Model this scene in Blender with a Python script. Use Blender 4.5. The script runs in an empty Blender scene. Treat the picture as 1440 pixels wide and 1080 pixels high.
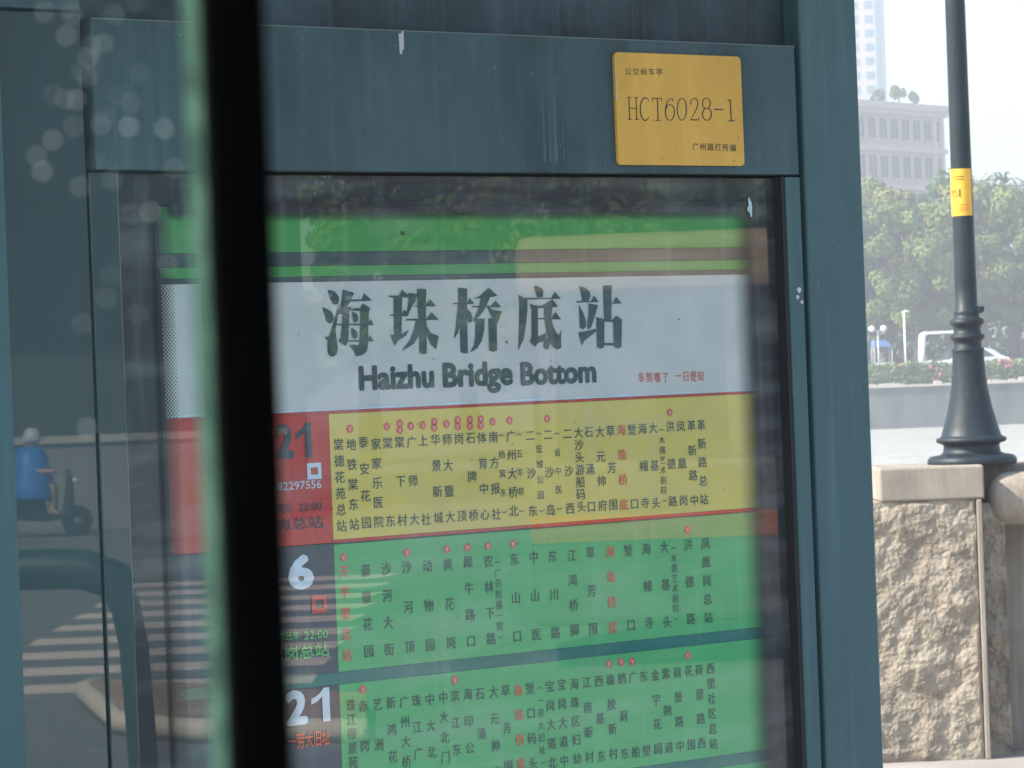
import bpy, bmesh, math, random
from mathutils import Vector, Matrix, noise
random.seed(7)
scene = bpy.context.scene
COL = scene.collection
R = math.radians

# ------------------------------------------------------------------ camera
F = 5220.0                      # focal length in photo pixels (1440 wide)
EYE = Vector((0.0, 0.0, 2.4))
ROLL, PITCH = 0.038, 0.0054
TH = R(41.5)                    # how far the shelter front is turned from the picture plane
DIST = 5.8                      # metres to the shelter front along the view axis
_fw = Vector((0, math.cos(PITCH), -math.sin(PITCH)))
_u0 = Vector((0, math.sin(PITCH), math.cos(PITCH)))
_r0 = Vector((1, 0, 0))
_rt = _r0 * math.cos(ROLL) - _u0 * math.sin(ROLL)
_up = _r0 * math.sin(ROLL) + _u0 * math.cos(ROLL)
cam_d = bpy.data.cameras.new('camera')
cam = bpy.data.objects.new('camera', cam_d)
COL.objects.link(cam)
cam.matrix_world = Matrix(((_rt.x, _up.x, -_fw.x, EYE.x), (_rt.y, _up.y, -_fw.y, EYE.y),
                           (_rt.z, _up.z, -_fw.z, EYE.z), (0, 0, 0, 1)))
cam_d.sensor_width = 36.0
cam_d.lens = 36.0 * F / 1440.0
cam_d.clip_start, cam_d.clip_end = 0.05, 6000
cam_d.dof.use_dof = True
cam_d.dof.focus_distance = 5.8
cam_d.dof.aperture_fstop = (cam_d.lens / 1000) / 0.0033
scene.camera = cam

# ------------------------------------------------------------------ light
SUN_DIR = Vector((-0.72, -0.20, 0.66)).normalized()      # towards the sun: the shelter front is in shade
w = bpy.data.worlds.new('World'); scene.world = w; w.use_nodes = True
nt = w.node_tree
bg = nt.nodes['Background']
sky = nt.nodes.new('ShaderNodeTexSky'); sky.sky_type = 'NISHITA'; sky.sun_disc = False
sky.sun_elevation = math.asin(SUN_DIR.z)
sky.sun_rotation = math.atan2(SUN_DIR.x, SUN_DIR.y)
sky.dust_density = 1.5; sky.air_density = 1.0; sky.ozone_density = 1.0
nt.links.new(sky.outputs[0], bg.inputs['Color']); bg.inputs['Strength'].default_value = 0.15
sl = bpy.data.lights.new('sun', 'SUN'); sl.energy = 4.5; sl.angle = R(0.6); sl.color = (1.0, 0.93, 0.82)
so = bpy.data.objects.new('sun', sl); COL.objects.link(so)
so.rotation_euler = SUN_DIR.to_track_quat('Z', 'Y').to_euler()
scene.view_settings.view_transform = 'Standard'; scene.view_settings.look = 'None'
scene.view_settings.gamma = 1; scene.view_settings.exposure = 1.5
scene.cycles.max_bounces = 8; scene.cycles.transparent_max_bounces = 12
scene.cycles.volume_bounces = 0

# ------------------------------------------------------------------ photo geometry helpers
UX = Vector((math.cos(TH), math.sin(TH), 0)); NX = Vector((math.sin(TH), -math.cos(TH), 0))   # along the front; out of it
ORG = Vector((0, DIST, 0))
def ray(px, py):
    return (_rt * ((px - 720) / F) - _up * ((py - 540) / F) + _fw)
def S(px, py, y=0.0):
    """photo pixel -> (x, z) in the shelter's own frame on the plane local y = const"""
    d = ray(px, py); o = ORG - NX * y
    t = (o - EYE).dot(NX) / d.dot(NX); p = EYE + d * t - ORG
    return p.dot(UX), p.z
def PY(px, py, Y):
    d = ray(px, py); return EYE + d * ((Y - EYE.y) / d.y)
def RF(px, py, z=0.0, dist=None):
    """where the sight line through a pixel goes after the shelter's glass mirrors it"""
    d = ray(px, py).normalized(); t = (ORG - EYE).dot(NX) / d.dot(NX)
    h = EYE + d * t; r = d - NX * (2 * d.dot(NX))
    return h + r * ((z - h.z) / r.z if dist is None else dist - t)

# ------------------------------------------------------------------ object helpers
def link(name, me, mat=None, parent=None):
    o = bpy.data.objects.new(name, me); COL.objects.link(o)
    if mat is not None: me.materials.append(mat)
    if parent is not None: o.parent = parent
    return o
def thing(name, label, cat, loc=(0, 0, 0), rz=0.0, group=None):
    o = bpy.data.objects.new(name, None); COL.objects.link(o); o.empty_display_size = 0.2
    o.location = loc; o.rotation_euler = (0, 0, rz); o['label'] = label; o['category'] = cat
    if group: o['group'] = group
    return o
def tag(o, label, cat, group=None):
    o['label'] = label; o['category'] = cat
    if group: o['group'] = group
    return o
def kind(o, k): o['kind'] = k; return o
def copy_tree(o, parent=None):
    c = o.copy(); COL.objects.link(c)
    if parent is not None: c.parent = parent
    for ch in list(o.children): copy_tree(ch, c)
    return c

class MB:
    """collects boxes, polygons, ribbons, tubes and lathes into one mesh"""
    def __init__(s): s.v = []; s.f = []; s.sm = []; s.mi = []; s.cur = 0
    def add(s, vs, fs, smooth=False):
        b = len(s.v); s.v += [tuple(p) for p in vs]
        s.f += [tuple(b + i for i in f) for f in fs]; s.sm += [smooth] * len(fs); s.mi += [s.cur] * len(fs)
        return s
    def box(s, x0, x1, y0, y1, z0, z1):
        vs = [(x, y, z) for z in (z0, z1) for y in (y0, y1) for x in (x0, x1)]
        return s.add(vs, [(0, 2, 3, 1), (4, 5, 7, 6), (0, 1, 5, 4), (2, 6, 7, 3), (0, 4, 6, 2), (1, 3, 7, 5)])
    def quad(s, a, b, c, d): return s.add([a, b, c, d], [(0, 1, 2, 3)])
    def poly(s, pts, y):            # flat polygon in the x-z plane, facing -y
        return s.add([(p[0], y, p[1]) for p in pts], [tuple(range(len(pts)))])
    def prism(s, pts, y0, y1):
        n = len(pts)
        s.add([(p[0], y0, p[1]) for p in pts] + [(p[0], y1, p[1]) for p in pts],
              [tuple(range(n)), tuple(reversed(range(n, 2 * n)))] + [(i, n + i, n + (i + 1) % n, (i + 1) % n) for i in range(n)])
        return s
    def lathe(s, prof, c=(0, 0, 0), seg=40):
        vs = []; fs = []
        for r, z in prof:
            for k in range(seg):
                a = 2 * math.pi * k / seg; vs.append((c[0] + r * math.cos(a), c[1] + r * math.sin(a), c[2] + z))
        for i in range(len(prof) - 1):
            for k in range(seg):
                k2 = (k + 1) % seg; fs.append((i * seg + k, i * seg + k2, (i + 1) * seg + k2, (i + 1) * seg + k))
        return s.add(vs, fs, True)
    def tube(s, pts, rad, seg=10, cap=True):
        pts = [Vector(p) for p in pts]; n = len(pts); vs = []; fs = []
        rads = rad if isinstance(rad, (list, tuple)) else [rad] * n
        ref = None
        for i, p in enumerate(pts):
            t = (pts[min(i + 1, n - 1)] - pts[max(i - 1, 0)]).normalized()
            if ref is None:
                ref = t.orthogonal().normalized()
            a = (ref - t * ref.dot(t)).normalized(); ref = a; b = t.cross(a)
            for k in range(seg):
                g = 2 * math.pi * k / seg; vs.append(p + a * (rads[i] * math.cos(g)) + b * (rads[i] * math.sin(g)))
        for i in range(n - 1):
            for k in range(seg):
                k2 = (k + 1) % seg; fs.append((i * seg + k, i * seg + k2, (i + 1) * seg + k2, (i + 1) * seg + k))
        if cap: fs += [tuple(reversed(range(seg))), tuple(range((n - 1) * seg, n * seg))]
        return s.add(vs, fs, True)
    def build(s, name, mat, parent=None, bevel=0.0):
        me = bpy.data.meshes.new(name); me.from_pydata(s.v, [], s.f)
        me.polygons.foreach_set('use_smooth', s.sm); me.update()
        ms = mat if isinstance(mat, (list, tuple)) else [mat]
        o = link(name, me, ms[0], parent)
        for m_ in ms[1:]: me.materials.append(m_)
        if len(ms) > 1: me.polygons.foreach_set('material_index', s.mi)
        if bevel:
            b = o.modifiers.new('bevel', 'BEVEL'); b.width = bevel; b.segments = 2; b.limit_method = 'ANGLE'
        return o

def merge(dst, src, idx):
    """print one collected mesh onto another as a further ink"""
    k = dst.cur; dst.cur = idx; dst.add(src.v, src.f); dst.cur = k
def stamp(o, src, mat):
    """add printed marks (a collected mesh) to an existing part, in their own ink"""
    me = o.data; n = len(me.vertices)
    v = [tuple(p.co) for p in me.vertices] + [tuple(p) for p in src.v]
    f = [tuple(p.vertices) for p in me.polygons] + [tuple(i + n for i in q) for q in src.f]
    mi = [p.material_index for p in me.polygons]; mats = list(me.materials)
    if mat not in mats: mats.append(mat)
    sm = [p.use_smooth for p in me.polygons] + [False] * len(src.f)
    mi += [mats.index(mat)] * len(src.f)
    new = bpy.data.meshes.new(me.name); new.from_pydata(v, [], f)
    for m_ in mats: new.materials.append(m_)
    new.polygons.foreach_set('material_index', mi); new.polygons.foreach_set('use_smooth', sm); new.update()
    o.data = new; bpy.data.meshes.remove(me)
    return o
def ribbon(pts, w):
    """outline of a stroke of width w along 2-D points, as quads"""
    out = []
    n = len(pts)
    L = []; Rr = []
    for i in range(n):
        a = Vector(pts[max(i - 1, 0)]); b = Vector(pts[min(i + 1, n - 1)]); t = (b - a).normalized(); nn = Vector((-t.y, t.x))
        ww = w[i] if isinstance(w, (list, tuple)) else w
        p = Vector(pts[i]); L.append(p + nn * ww / 2); Rr.append(p - nn * ww / 2)
    for i in range(n - 1): out.append([L[i], Rr[i], Rr[i + 1], L[i + 1]])
    return out

# ------------------------------------------------------------------ materials
def material(name, col, rough=0.6, var=0.0, scale=4.0, coat=0.0, metal=0.0, spec=0.5, bump=0.0, bscale=60.0, col2=None, detail=6.0, stretch=None, coat_rough=0.02):
    m = bpy.data.materials.new(name); m.use_nodes = True; t = m.node_tree; b = t.nodes['Principled BSDF']
    b.inputs['Base Color'].default_value = (*col, 1); b.inputs['Roughness'].default_value = rough
    b.inputs['Metallic'].default_value = metal; b.inputs['Specular IOR Level'].default_value = spec
    b.inputs['Coat Weight'].default_value = coat; b.inputs['Coat Roughness'].default_value = coat_rough
    if var or col2 or bump:
        tc = t.nodes.new('ShaderNodeTexCoord'); mp = t.nodes.new('ShaderNodeMapping')
        t.links.new(tc.outputs['Object'], mp.inputs[0])
        if stretch: mp.inputs['Scale'].default_value = stretch
    if var or col2:
        n = t.nodes.new('ShaderNodeTexNoise'); n.inputs['Scale'].default_value = scale; n.inputs['Detail'].default_value = detail
        n.inputs['Roughness'].default_value = 0.62
        t.links.new(mp.outputs[0], n.inputs['Vector'])
        r = t.nodes.new('ShaderNodeValToRGB'); r.color_ramp.elements[0].position = 0.32; r.color_ramp.elements[1].position = 0.68
        c2 = col2 or tuple(min(1, c * (1 + var)) for c in col); c1 = col if col2 else tuple(c * (1 - var) for c in col)
        r.color_ramp.elements[0].color = (*c1, 1); r.color_ramp.elements[1].color = (*c2, 1)
        t.links.new(n.outputs['Fac'], r.inputs[0]); t.links.new(r.outputs[0], b.inputs['Base Color'])
    if bump:
        n2 = t.nodes.new('ShaderNodeTexNoise'); n2.inputs['Scale'].default_value = bscale; n2.inputs['Detail'].default_value = 8
        t.links.new(mp.outputs[0], n2.inputs['Vector'])
        bp = t.nodes.new('ShaderNodeBump'); bp.inputs['Strength'].default_value = 0.6; bp.inputs['Distance'].default_value = bump
        t.links.new(n2.outputs['Fac'], bp.inputs['Height']); t.links.new(bp.outputs[0], b.inputs['Normal'])
    return m

def glass(name, tint=(0.97, 1, 0.99), gain=1.0, ior=1.5, rough=0.0, veil=0.0):
    """thin window glass: what passes through plus what the surface mirrors"""
    m = bpy.data.materials.new(name); m.use_nodes = True; t = m.node_tree; t.nodes.clear()
    out = t.nodes.new('ShaderNodeOutputMaterial'); mix = t.nodes.new('ShaderNodeMixShader')
    tr = t.nodes.new('ShaderNodeBsdfTransparent'); gl = t.nodes.new('ShaderNodeBsdfGlossy'); fr = t.nodes.new('ShaderNodeFresnel')
    tr.inputs[0].default_value = (*tint, 1); gl.inputs['Roughness'].default_value = rough; fr.inputs['IOR'].default_value = ior
    mu = t.nodes.new('ShaderNodeMath'); mu.operation = 'MULTIPLY'; mu.inputs[1].default_value = gain; mu.use_clamp = True
    t.links.new(fr.outputs[0], mu.inputs[0]); t.links.new(mu.outputs[0], mix.inputs[0])
    thru = tr.outputs[0]
    if veil:                       # thin uneven tinted layer that paints in the hazy veil
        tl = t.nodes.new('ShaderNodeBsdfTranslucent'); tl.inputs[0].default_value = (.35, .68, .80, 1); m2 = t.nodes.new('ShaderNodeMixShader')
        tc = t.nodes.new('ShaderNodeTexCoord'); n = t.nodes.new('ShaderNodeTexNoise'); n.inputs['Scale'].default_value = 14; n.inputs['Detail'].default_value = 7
        r = t.nodes.new('ShaderNodeMapRange'); r.inputs[1].default_value = .35; r.inputs[2].default_value = .75; r.inputs[4].default_value = veil
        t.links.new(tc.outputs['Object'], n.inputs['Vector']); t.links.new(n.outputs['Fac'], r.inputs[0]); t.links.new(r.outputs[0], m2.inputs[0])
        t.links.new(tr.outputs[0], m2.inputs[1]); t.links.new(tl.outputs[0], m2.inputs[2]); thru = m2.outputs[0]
    t.links.new(thru, mix.inputs[1]); t.links.new(gl.outputs[0], mix.inputs[2]); t.links.new(mix.outputs[0], out.inputs[0])
    return m

def paint(name, dark, light, rough, coat=0.0, coat_ior=1.5, cloud=3.0, streak=.5, speck=.5):
    """old enamel paint: cloudy fading, rain streaks and fine dirt specks"""
    m = material(name, dark, rough, 0, cloud, col2=light, coat=coat, coat_rough=.01, spec=.4, detail=10, stretch=(1, 1, .6))
    t = m.node_tree; b = t.nodes['Principled BSDF']; b.inputs['Coat IOR'].default_value = coat_ior
    src = b.inputs['Base Color'].links[0].from_socket
    tc = t.nodes.new('ShaderNodeTexCoord')
    def layer(scale, vec, lo, hi, colour, fac):
        nonlocal src
        mp = t.nodes.new('ShaderNodeMapping'); mp.inputs['Scale'].default_value = vec; t.links.new(tc.outputs['Object'], mp.inputs[0])
        n = t.nodes.new('ShaderNodeTexNoise'); n.inputs['Scale'].default_value = scale; n.inputs['Detail'].default_value = 5; t.links.new(mp.outputs[0], n.inputs['Vector'])
        r = t.nodes.new('ShaderNodeMapRange'); r.inputs[1].default_value = lo; r.inputs[2].default_value = hi; r.inputs[3].default_value = 0; r.inputs[4].default_value = fac
        t.links.new(n.outputs['Fac'], r.inputs[0])
        mx = t.nodes.new('ShaderNodeMix'); mx.data_type = 'RGBA'; t.links.new(r.outputs[0], mx.inputs[0]); t.links.new(src, mx.inputs[6]); mx.inputs[7].default_value = (*colour, 1)
        src = mx.outputs[2]
        return r.outputs[0]
    layer(6, (9, 9, .35), .52, .75, tuple(c * 1.9 for c in light), streak)
    layer(5, (12, 12, .3), .55, .8, tuple(c * .5 for c in dark), streak)
    sp = layer(160, (1, 1, 1), .68, .74, tuple(c * .35 for c in dark), speck)
    layer(120, (1, 1, .7), .72, .76, (.30, .36, .35), speck * .8)
    t.links.new(src, b.inputs['Base Color'])
    n = t.nodes.new('ShaderNodeTexNoise'); n.inputs['Scale'].default_value = 9; n.inputs['Detail'].default_value = 6; t.links.new(tc.outputs['Object'], n.inputs['Vector'])
    r = t.nodes.new('ShaderNodeMapRange'); r.inputs[3].default_value = rough - .12; r.inputs[4].default_value = rough + .18; t.links.new(n.outputs['Fac'], r.inputs[0]); t.links.new(r.outputs[0], b.inputs['Roughness'])
    return m
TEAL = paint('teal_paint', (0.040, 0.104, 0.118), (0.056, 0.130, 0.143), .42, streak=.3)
TEAL_DULL = paint('teal_paint_grimy_mottled', (0.022, 0.054, 0.063), (0.062, 0.125, 0.140), .5, cloud=4.5, streak=.16, speck=.7)  # grime specks, plus mirrored mottling painted into the colour as clouds
TEAL_DARK = paint('teal_paint_mirror_mottle', (0.010, 0.022, 0.030), (0.062, 0.115, 0.142), .5, cloud=5.5, streak=.28, speck=.5)  # bluish mottled reflections painted into the dark fascia colour
TEAL_GLOSS = paint('teal_paint_glossy', (0.007, 0.034, 0.042), (0.014, 0.050, 0.060), .35, 1.0, 1.85, streak=.15)
STONE = paint('cut_stone', (0.19, 0.165, 0.132), (0.30, 0.265, 0.22), .82, cloud=5, streak=.25, speck=.5)
POLE = paint('black_lamp_paint', (0.006, 0.012, 0.017), (0.014, 0.024, 0.031), .46, cloud=7, streak=.4, speck=.6); POLE.node_tree.nodes['Principled BSDF'].inputs['Specular IOR Level'].default_value = .3
PLATE = paint('plate_yellow', (0.68, 0.38, 0.052), (0.84, 0.49, 0.085), .45, cloud=9, streak=.10, speck=.5)
LEDGE = material('worn_ledge', (0.20, 0.25, 0.25), .6)
BLACK = material('black_gap', (0.012, 0.016, 0.018), 0.6)
def ink(name, col, var=0.06):          # print bonded to the back of clear glass: the glass face mirrors the street
    m = material(name, col, 0.55, var, 9.0, spec=0.3, coat=1.0, coat_rough=0.0); t = m.node_tree; b = t.nodes['Principled BSDF']; b.inputs['Coat IOR'].default_value = 1.75
    src = b.inputs['Base Color'].links[0].from_socket; tc = t.nodes.new('ShaderNodeTexCoord')      # milky reflections in the glass painted in as pale streaks
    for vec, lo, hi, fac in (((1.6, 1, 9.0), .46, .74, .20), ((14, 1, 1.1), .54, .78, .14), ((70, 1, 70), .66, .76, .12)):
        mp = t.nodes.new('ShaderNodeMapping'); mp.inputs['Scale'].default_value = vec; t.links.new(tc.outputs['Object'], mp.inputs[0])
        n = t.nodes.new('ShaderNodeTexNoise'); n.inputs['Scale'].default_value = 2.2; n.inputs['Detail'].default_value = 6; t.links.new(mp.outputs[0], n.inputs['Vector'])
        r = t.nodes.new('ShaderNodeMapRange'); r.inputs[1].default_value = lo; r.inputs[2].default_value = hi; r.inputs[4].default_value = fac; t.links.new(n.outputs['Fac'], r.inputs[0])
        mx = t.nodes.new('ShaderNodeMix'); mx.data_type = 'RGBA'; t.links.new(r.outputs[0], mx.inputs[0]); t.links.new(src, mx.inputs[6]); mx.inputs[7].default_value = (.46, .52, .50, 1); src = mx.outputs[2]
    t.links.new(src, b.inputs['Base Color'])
    return m
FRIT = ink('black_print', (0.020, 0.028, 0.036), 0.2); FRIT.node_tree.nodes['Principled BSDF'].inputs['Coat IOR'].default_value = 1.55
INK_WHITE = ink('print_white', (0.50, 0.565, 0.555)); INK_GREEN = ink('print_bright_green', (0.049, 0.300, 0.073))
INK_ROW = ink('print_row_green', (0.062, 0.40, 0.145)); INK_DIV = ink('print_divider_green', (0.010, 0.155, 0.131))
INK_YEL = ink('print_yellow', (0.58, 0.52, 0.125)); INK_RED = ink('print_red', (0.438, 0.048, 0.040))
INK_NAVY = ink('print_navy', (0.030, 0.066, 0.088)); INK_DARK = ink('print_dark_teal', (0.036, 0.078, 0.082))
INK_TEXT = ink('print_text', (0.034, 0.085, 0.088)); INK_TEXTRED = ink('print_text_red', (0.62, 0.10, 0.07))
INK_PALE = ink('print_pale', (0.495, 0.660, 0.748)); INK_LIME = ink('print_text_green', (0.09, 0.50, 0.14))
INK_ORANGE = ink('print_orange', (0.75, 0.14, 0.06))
PLATE_INK = material('plate_ink', (0.040, 0.040, 0.028), 0.6)
BARE = material('bare_metal', (0.55, 0.58, 0.57), 0.5)
ROUGH = material('split_stone', (0.175, 0.148, 0.112), 0.9, 0, 7.0, col2=(0.33, 0.287, 0.225), bump=0.018, bscale=45, detail=9)
ASPHALT = material('worn_concrete_road', (0.19, 0.18, 0.17), 0.85, 0.22, 2.0, bump=0.004, bscale=90)
PAVE = material('pavement_slabs', (0.27, 0.25, 0.23), 0.85, 0.16, 1.2)
KERB = material('kerb_granite', (0.42, 0.38, 0.33), 0.8, 0.15, 3.0)
LINE = material('road_paint', (0.84, 0.64, 0.53), 0.7, 0.15, 1.5)
RUBBER = material('black_rubber', (0.0016, 0.0022, 0.0028), 0.7, spec=.12)
GLASSEDGE = material('glass_edge_green', (0.004, 0.024, 0.016), 0.8, 0, 150.0, col2=(0.032, 0.075, 0.055), stretch=(1, 1, 0.75), detail=2, spec=.2)
PANE = glass('window_glass', (0.93, 0.985, 0.97), 1.0, veil=.016)
CLEAR = glass('clear_glass', (1, 1, 1), 0.0)

# ------------------------------------------------------------------ text
_gc = {}
def glyph(ch, bold=0.0):
    k = (ch, bold)
    if k not in _gc:
        c = bpy.data.curves.new('t', 'FONT'); c.body = ch; c.size = 1; c.fill_mode = 'FRONT'; c.offset = bold; c.resolution_u = 3
        o = bpy.data.objects.new('t', c); COL.objects.link(o)
        dg = bpy.context.evaluated_depsgraph_get(); e = o.evaluated_get(dg); m = e.to_mesh()
        _gc[k] = ([(v.co.x, v.co.y) for v in m.vertices], [tuple(p.vertices) for p in m.polygons])
        e.to_mesh_clear(); bpy.data.objects.remove(o); bpy.data.curves.remove(c)
    return _gc[k]
def overprint(v, f, w):
    """a heavier letter: the same glyph printed several times, each a hair in front of the last"""
    if w <= 0: return [(0.0, v, f)]
    n = 8 if w > .02 else 3
    return [(0.00003 * k, [(p[0] + w * math.cos(6.2832 * k / n), p[1] + w * math.sin(6.2832 * k / n)) for p in v], f) for k in range(n)] + [(0.00003 * n, v, f)]
ONE = [(.60, 0), (1, 0), (1, 1), (.70, 1), (.52, .87), (.24, .76), (0, .71), (0, .54), (.32, .61), (.60, .75)]
def put_char(mb, ch, cx, cz, w, h, y, bold=0.0):
    """one square-set character, centred; w, h = size of its em box"""
    v, f = glyph(ch)
    if ch in '（）()':                # rotated brackets for vertical setting
        xs = [p[0] for p in v]; ys = [p[1] for p in v]; mx = (min(xs) + max(xs)) / 2; my = (min(ys) + max(ys)) / 2
        mb.add([(cx + (p[1] - my) * w * 0.9, y, cz - (p[0] - mx) * h) for p in v], f); return
    for dy, v_, f_ in overprint(v, f, bold): mb.add([(cx + (p[0] - 0.5) * w, y - dy, cz + (p[1] - 0.36) * h) for p in v_], f_)
def fit_text(mb, s, x0, x1, z0, z1, y, bold=0.0):
    v, f = glyph(s) if s != '1' else (ONE, [tuple(range(len(ONE)))])
    if s == '1': bold = 0
    ax, bx = min(p[0] for p in v) - bold, max(p[0] for p in v) + bold; ay, by = min(p[1] for p in v) - bold, max(p[1] for p in v) + bold
    for dy, v_, f_ in overprint(v, f, bold):
        mb.add([(x0 + (p[0] - ax) / (bx - ax) * (x1 - x0), y - dy, z0 + (p[1] - ay) / (by - ay) * (z1 - z0)) for p in v_], f_)
def fit_px(mb, s, xl, yt, xr, yb, y, bold=0.0):
    """text filling the box whose left side spans (yt..yb) at photo column xl and right side at xr"""
    x0, z1 = S(xl, yt, y); x1, _ = S(xr, yt, y); _, z0 = S(xl, yb, y); fit_text(mb, s, x0, x1, z0, z1, y, bold)
def column(mb, s, xt, yt, yb, w, h, y, bold=0.0):
    """characters spread down a column whose first / last character centres lie at photo rows yt / yb"""
    x, z1 = S(xt, yt, y); _, z0 = S(xt + 0.038 * (yb - yt), yb, y)
    n = len(s)
    for i, ch in enumerate(s):
        z = z1 + (z0 - z1) * (i / (n - 1) if n > 1 else 0)
        if ch != ' ': put_char(mb, ch, x, z, w, h, y, bold)

# ================================================================== SETTING
g = MB(); g.quad((-300, -300, 0), (500, -300, 0), (500, 21.3, 0), (-300, 21.3, 0))
kind(g.build('road', ASPHALT), 'structure')
# pavement between the kerb and the river wall, a real step above the road
KD = 2.5                                        # kerb distance in front of the shelter
def W(a, n, z=0.0): p = ORG + UX * a + NX * n; return Vector((p.x, p.y, z))
def a_at_y(Y, n): return (Y - ORG.y - NX.y * n) / UX.y
A0 = a_at_y(-60, KD); A1 = a_at_y(20.9, KD)
pv = MB()
pts = [W(A0, KD), W(A1, KD), Vector((-80, 20.9, 0)), Vector((-80, -60, 0))]
n_ = len(pts)
pv.add([(p.x, p.y, 0.15) for p in pts] + [(p.x, p.y, -0.2) for p in pts], [(0, 1, 2, 3)] + [(i, i + 4, (i + 1) % 4 + 4, (i + 1) % 4) for i in range(4)])
kind(pv.build('pavement', PAVE), 'structure')
kb = MB()
a, b, c, d = W(A0, KD + 0.14), W(A1, KD + 0.14), W(A1, KD + 0.003), W(A0, KD + 0.003)
kb.add([(p.x, p.y, 0.154) for p in (a, b, c, d)] + [(p.x, p.y, -0.2) for p in (a, b, c, d)], [(0, 1, 2, 3), (0, 4, 5, 1), (1, 5, 6, 2), (2, 6, 7, 3), (3, 7, 4, 0)])
kind(kb.build('kerb', KERB), 'structure')
wt = bpy.data.materials.new('river_water'); wt.use_nodes = True
b_ = wt.node_tree.nodes['Principled BSDF']; b_.inputs['Base Color'].default_value = (0.50, 0.50, 0.44, 1); b_.inputs['Roughness'].default_value = 0.12
_tc = wt.node_tree.nodes.new('ShaderNodeTexCoord'); _mp = wt.node_tree.nodes.new('ShaderNodeMapping'); _mp.inputs['Scale'].default_value = (0.35, 1.0, 1)
_n = wt.node_tree.nodes.new('ShaderNodeTexNoise'); _n.inputs['Scale'].default_value = 0.9; _n.inputs['Detail'].default_value = 8
_b = wt.node_tree.nodes.new('ShaderNodeBump'); _b.inputs['Strength'].default_value = 0.8; _b.inputs['Distance'].default_value = 1.6
for x_, y_ in ((_tc.outputs['Object'], _mp.inputs[0]), (_mp.outputs[0], _n.inputs['Vector']), (_n.outputs['Fac'], _b.inputs['Height']), (_b.outputs[0], b_.inputs['Normal'])): wt.node_tree.links.new(x_, y_)
wv = MB(); wv.quad((-300, 21.0, -2.3), (500, 21.0, -2.3), (500, 221, -2.3), (-300, 221, -2.3))
kind(wv.build('river', wt), 'structure')
GROUND2 = material('far_bank_ground', (0.14, 0.13, 0.11), 0.9, 0.2, 0.3)
g2 = MB(); g2.quad((-300, 220.6, 0.0), (500, 220.6, 0.0), (500, 750, 0.0), (-300, 750, 0.0))
kind(g2.build('far_bank', GROUND2), 'structure')
WALLS = material('embankment_stone', (0.045, 0.055, 0.058), 0.9, 0, 0.5, col2=(0.135, 0.15, 0.145), bump=0.08, bscale=2.0, stretch=(1, 1, .35), detail=8)
ew = MB(); ew.box(-300, 500, 220.0, 220.6, -3.0, 0.15); ew.cur = 1; ew.box(-300, 500, 219.85, 220.75, 0.152, 0.22)
_rg = random.Random(14); _x = 4.0
while _x < 44:
    _l = _rg.uniform(.5, 1.9); _h = _rg.uniform(.05, .34)
    if _rg.random() < .8: ew.prism([(_x, .215), (_x + .05, .22 + _h * .8), (_x + _l * .5, .22 + _h), (_x + _l - .08, .22 + _h * .6), (_x + _l - .03, .215)], 219.87, 220.5)
    _x += _l
tag(ew.build('embankment_wall', [WALLS, KERB]), 'long grey stone embankment wall along the far side of the river', 'wall')
rw = MB(); rw.box(-300, 500, 20.905, 21.3, -3.0, 0.14)
tag(rw.build('quay_wall', STONE), 'stone quay wall below the near balustrade', 'wall')

# crosswalk painted across the sunlit road (seen mirrored in the glass)
rd = (ray(720, 512) - NX * 2 * ray(720, 512).dot(NX)); rd.z = 0; rd.normalize(); sd = Vector((-rd.y, rd.x, 0))
cw = MB()
c0 = RF(95, 975)
for k in range(9):
    p = c0 + rd * (k * 1.75); e = 0.03 * k
    q = [p - sd * 1.0, p + sd * 1.9, p + sd * (1.9 + e) + rd * 0.85, p - sd * 1.0 + rd * 0.85]
    cw.quad(*[(v.x, v.y, 0.004) for v in q])
kind(cw.build('crosswalk_marking', LINE), 'structure')

# ================================================================== BUS SHELTER (front panel of the stop)
def zl(px, py, y=0.0): return S(px, py, y)[1]
def xl(px, py, y=0.0): return S(px, py, y)[0]
sh = thing('bus_shelter', 'teal painted steel bus shelter frame around the route poster', 'bus shelter', ORG, TH)
ZH1, ZH0 = zl(620, 44.5, -.004), zl(800, 245, -.004)       # header plate
ZBOT = 0.62
p0, p1 = xl(1132.5, 247, -.003), xl(1212, 247, -.003)
MB().box(p0, p1, -.003, .12, .15, 3.35).build('post', TEAL, sh, .004)
pl0 = xl(1100, 30, .06)
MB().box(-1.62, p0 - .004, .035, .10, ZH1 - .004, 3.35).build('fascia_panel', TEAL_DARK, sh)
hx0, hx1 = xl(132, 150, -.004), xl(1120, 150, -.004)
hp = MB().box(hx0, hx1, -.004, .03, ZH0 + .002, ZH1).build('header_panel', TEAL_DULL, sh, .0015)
wr = MB()
for px, ya, yb, w_ in ((762, 118, 228, 3), (770, 122, 228, 2), (778, 116, 229, 3.5), (789, 130, 228, 1.6)):
    a_, b_ = S(px, ya, -.0044), S(px + .04 * (yb - ya), yb, -.0044); w_ /= 900
    wr.add([(a_[0] - w_ * .3, -.0044, a_[1]), (b_[0] - w_, -.0044, b_[1]), (b_[0] + w_, -.0044, b_[1]), (a_[0] + w_ * .3, -.0044, a_[1])], [(0, 1, 2, 3)])
stamp(hp, wr, TEAL)
dr_ = MB()
for px, ya, yb, w_ in ((563, 47, 76, 3.2), (566, 44, 70, 2)):
    a_, b_ = S(px, ya, -.0046), S(px + 1, yb, -.0046); w_ /= 900
    dr_.add([(a_[0] - w_, -.0046, a_[1]), (b_[0] - w_ * .7, -.0046, b_[1]), (b_[0] + w_ * .7, -.0046, b_[1]), (a_[0] + w_, -.0046, a_[1])], [(0, 1, 2, 3)])
stamp(hp, dr_, BARE)
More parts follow.
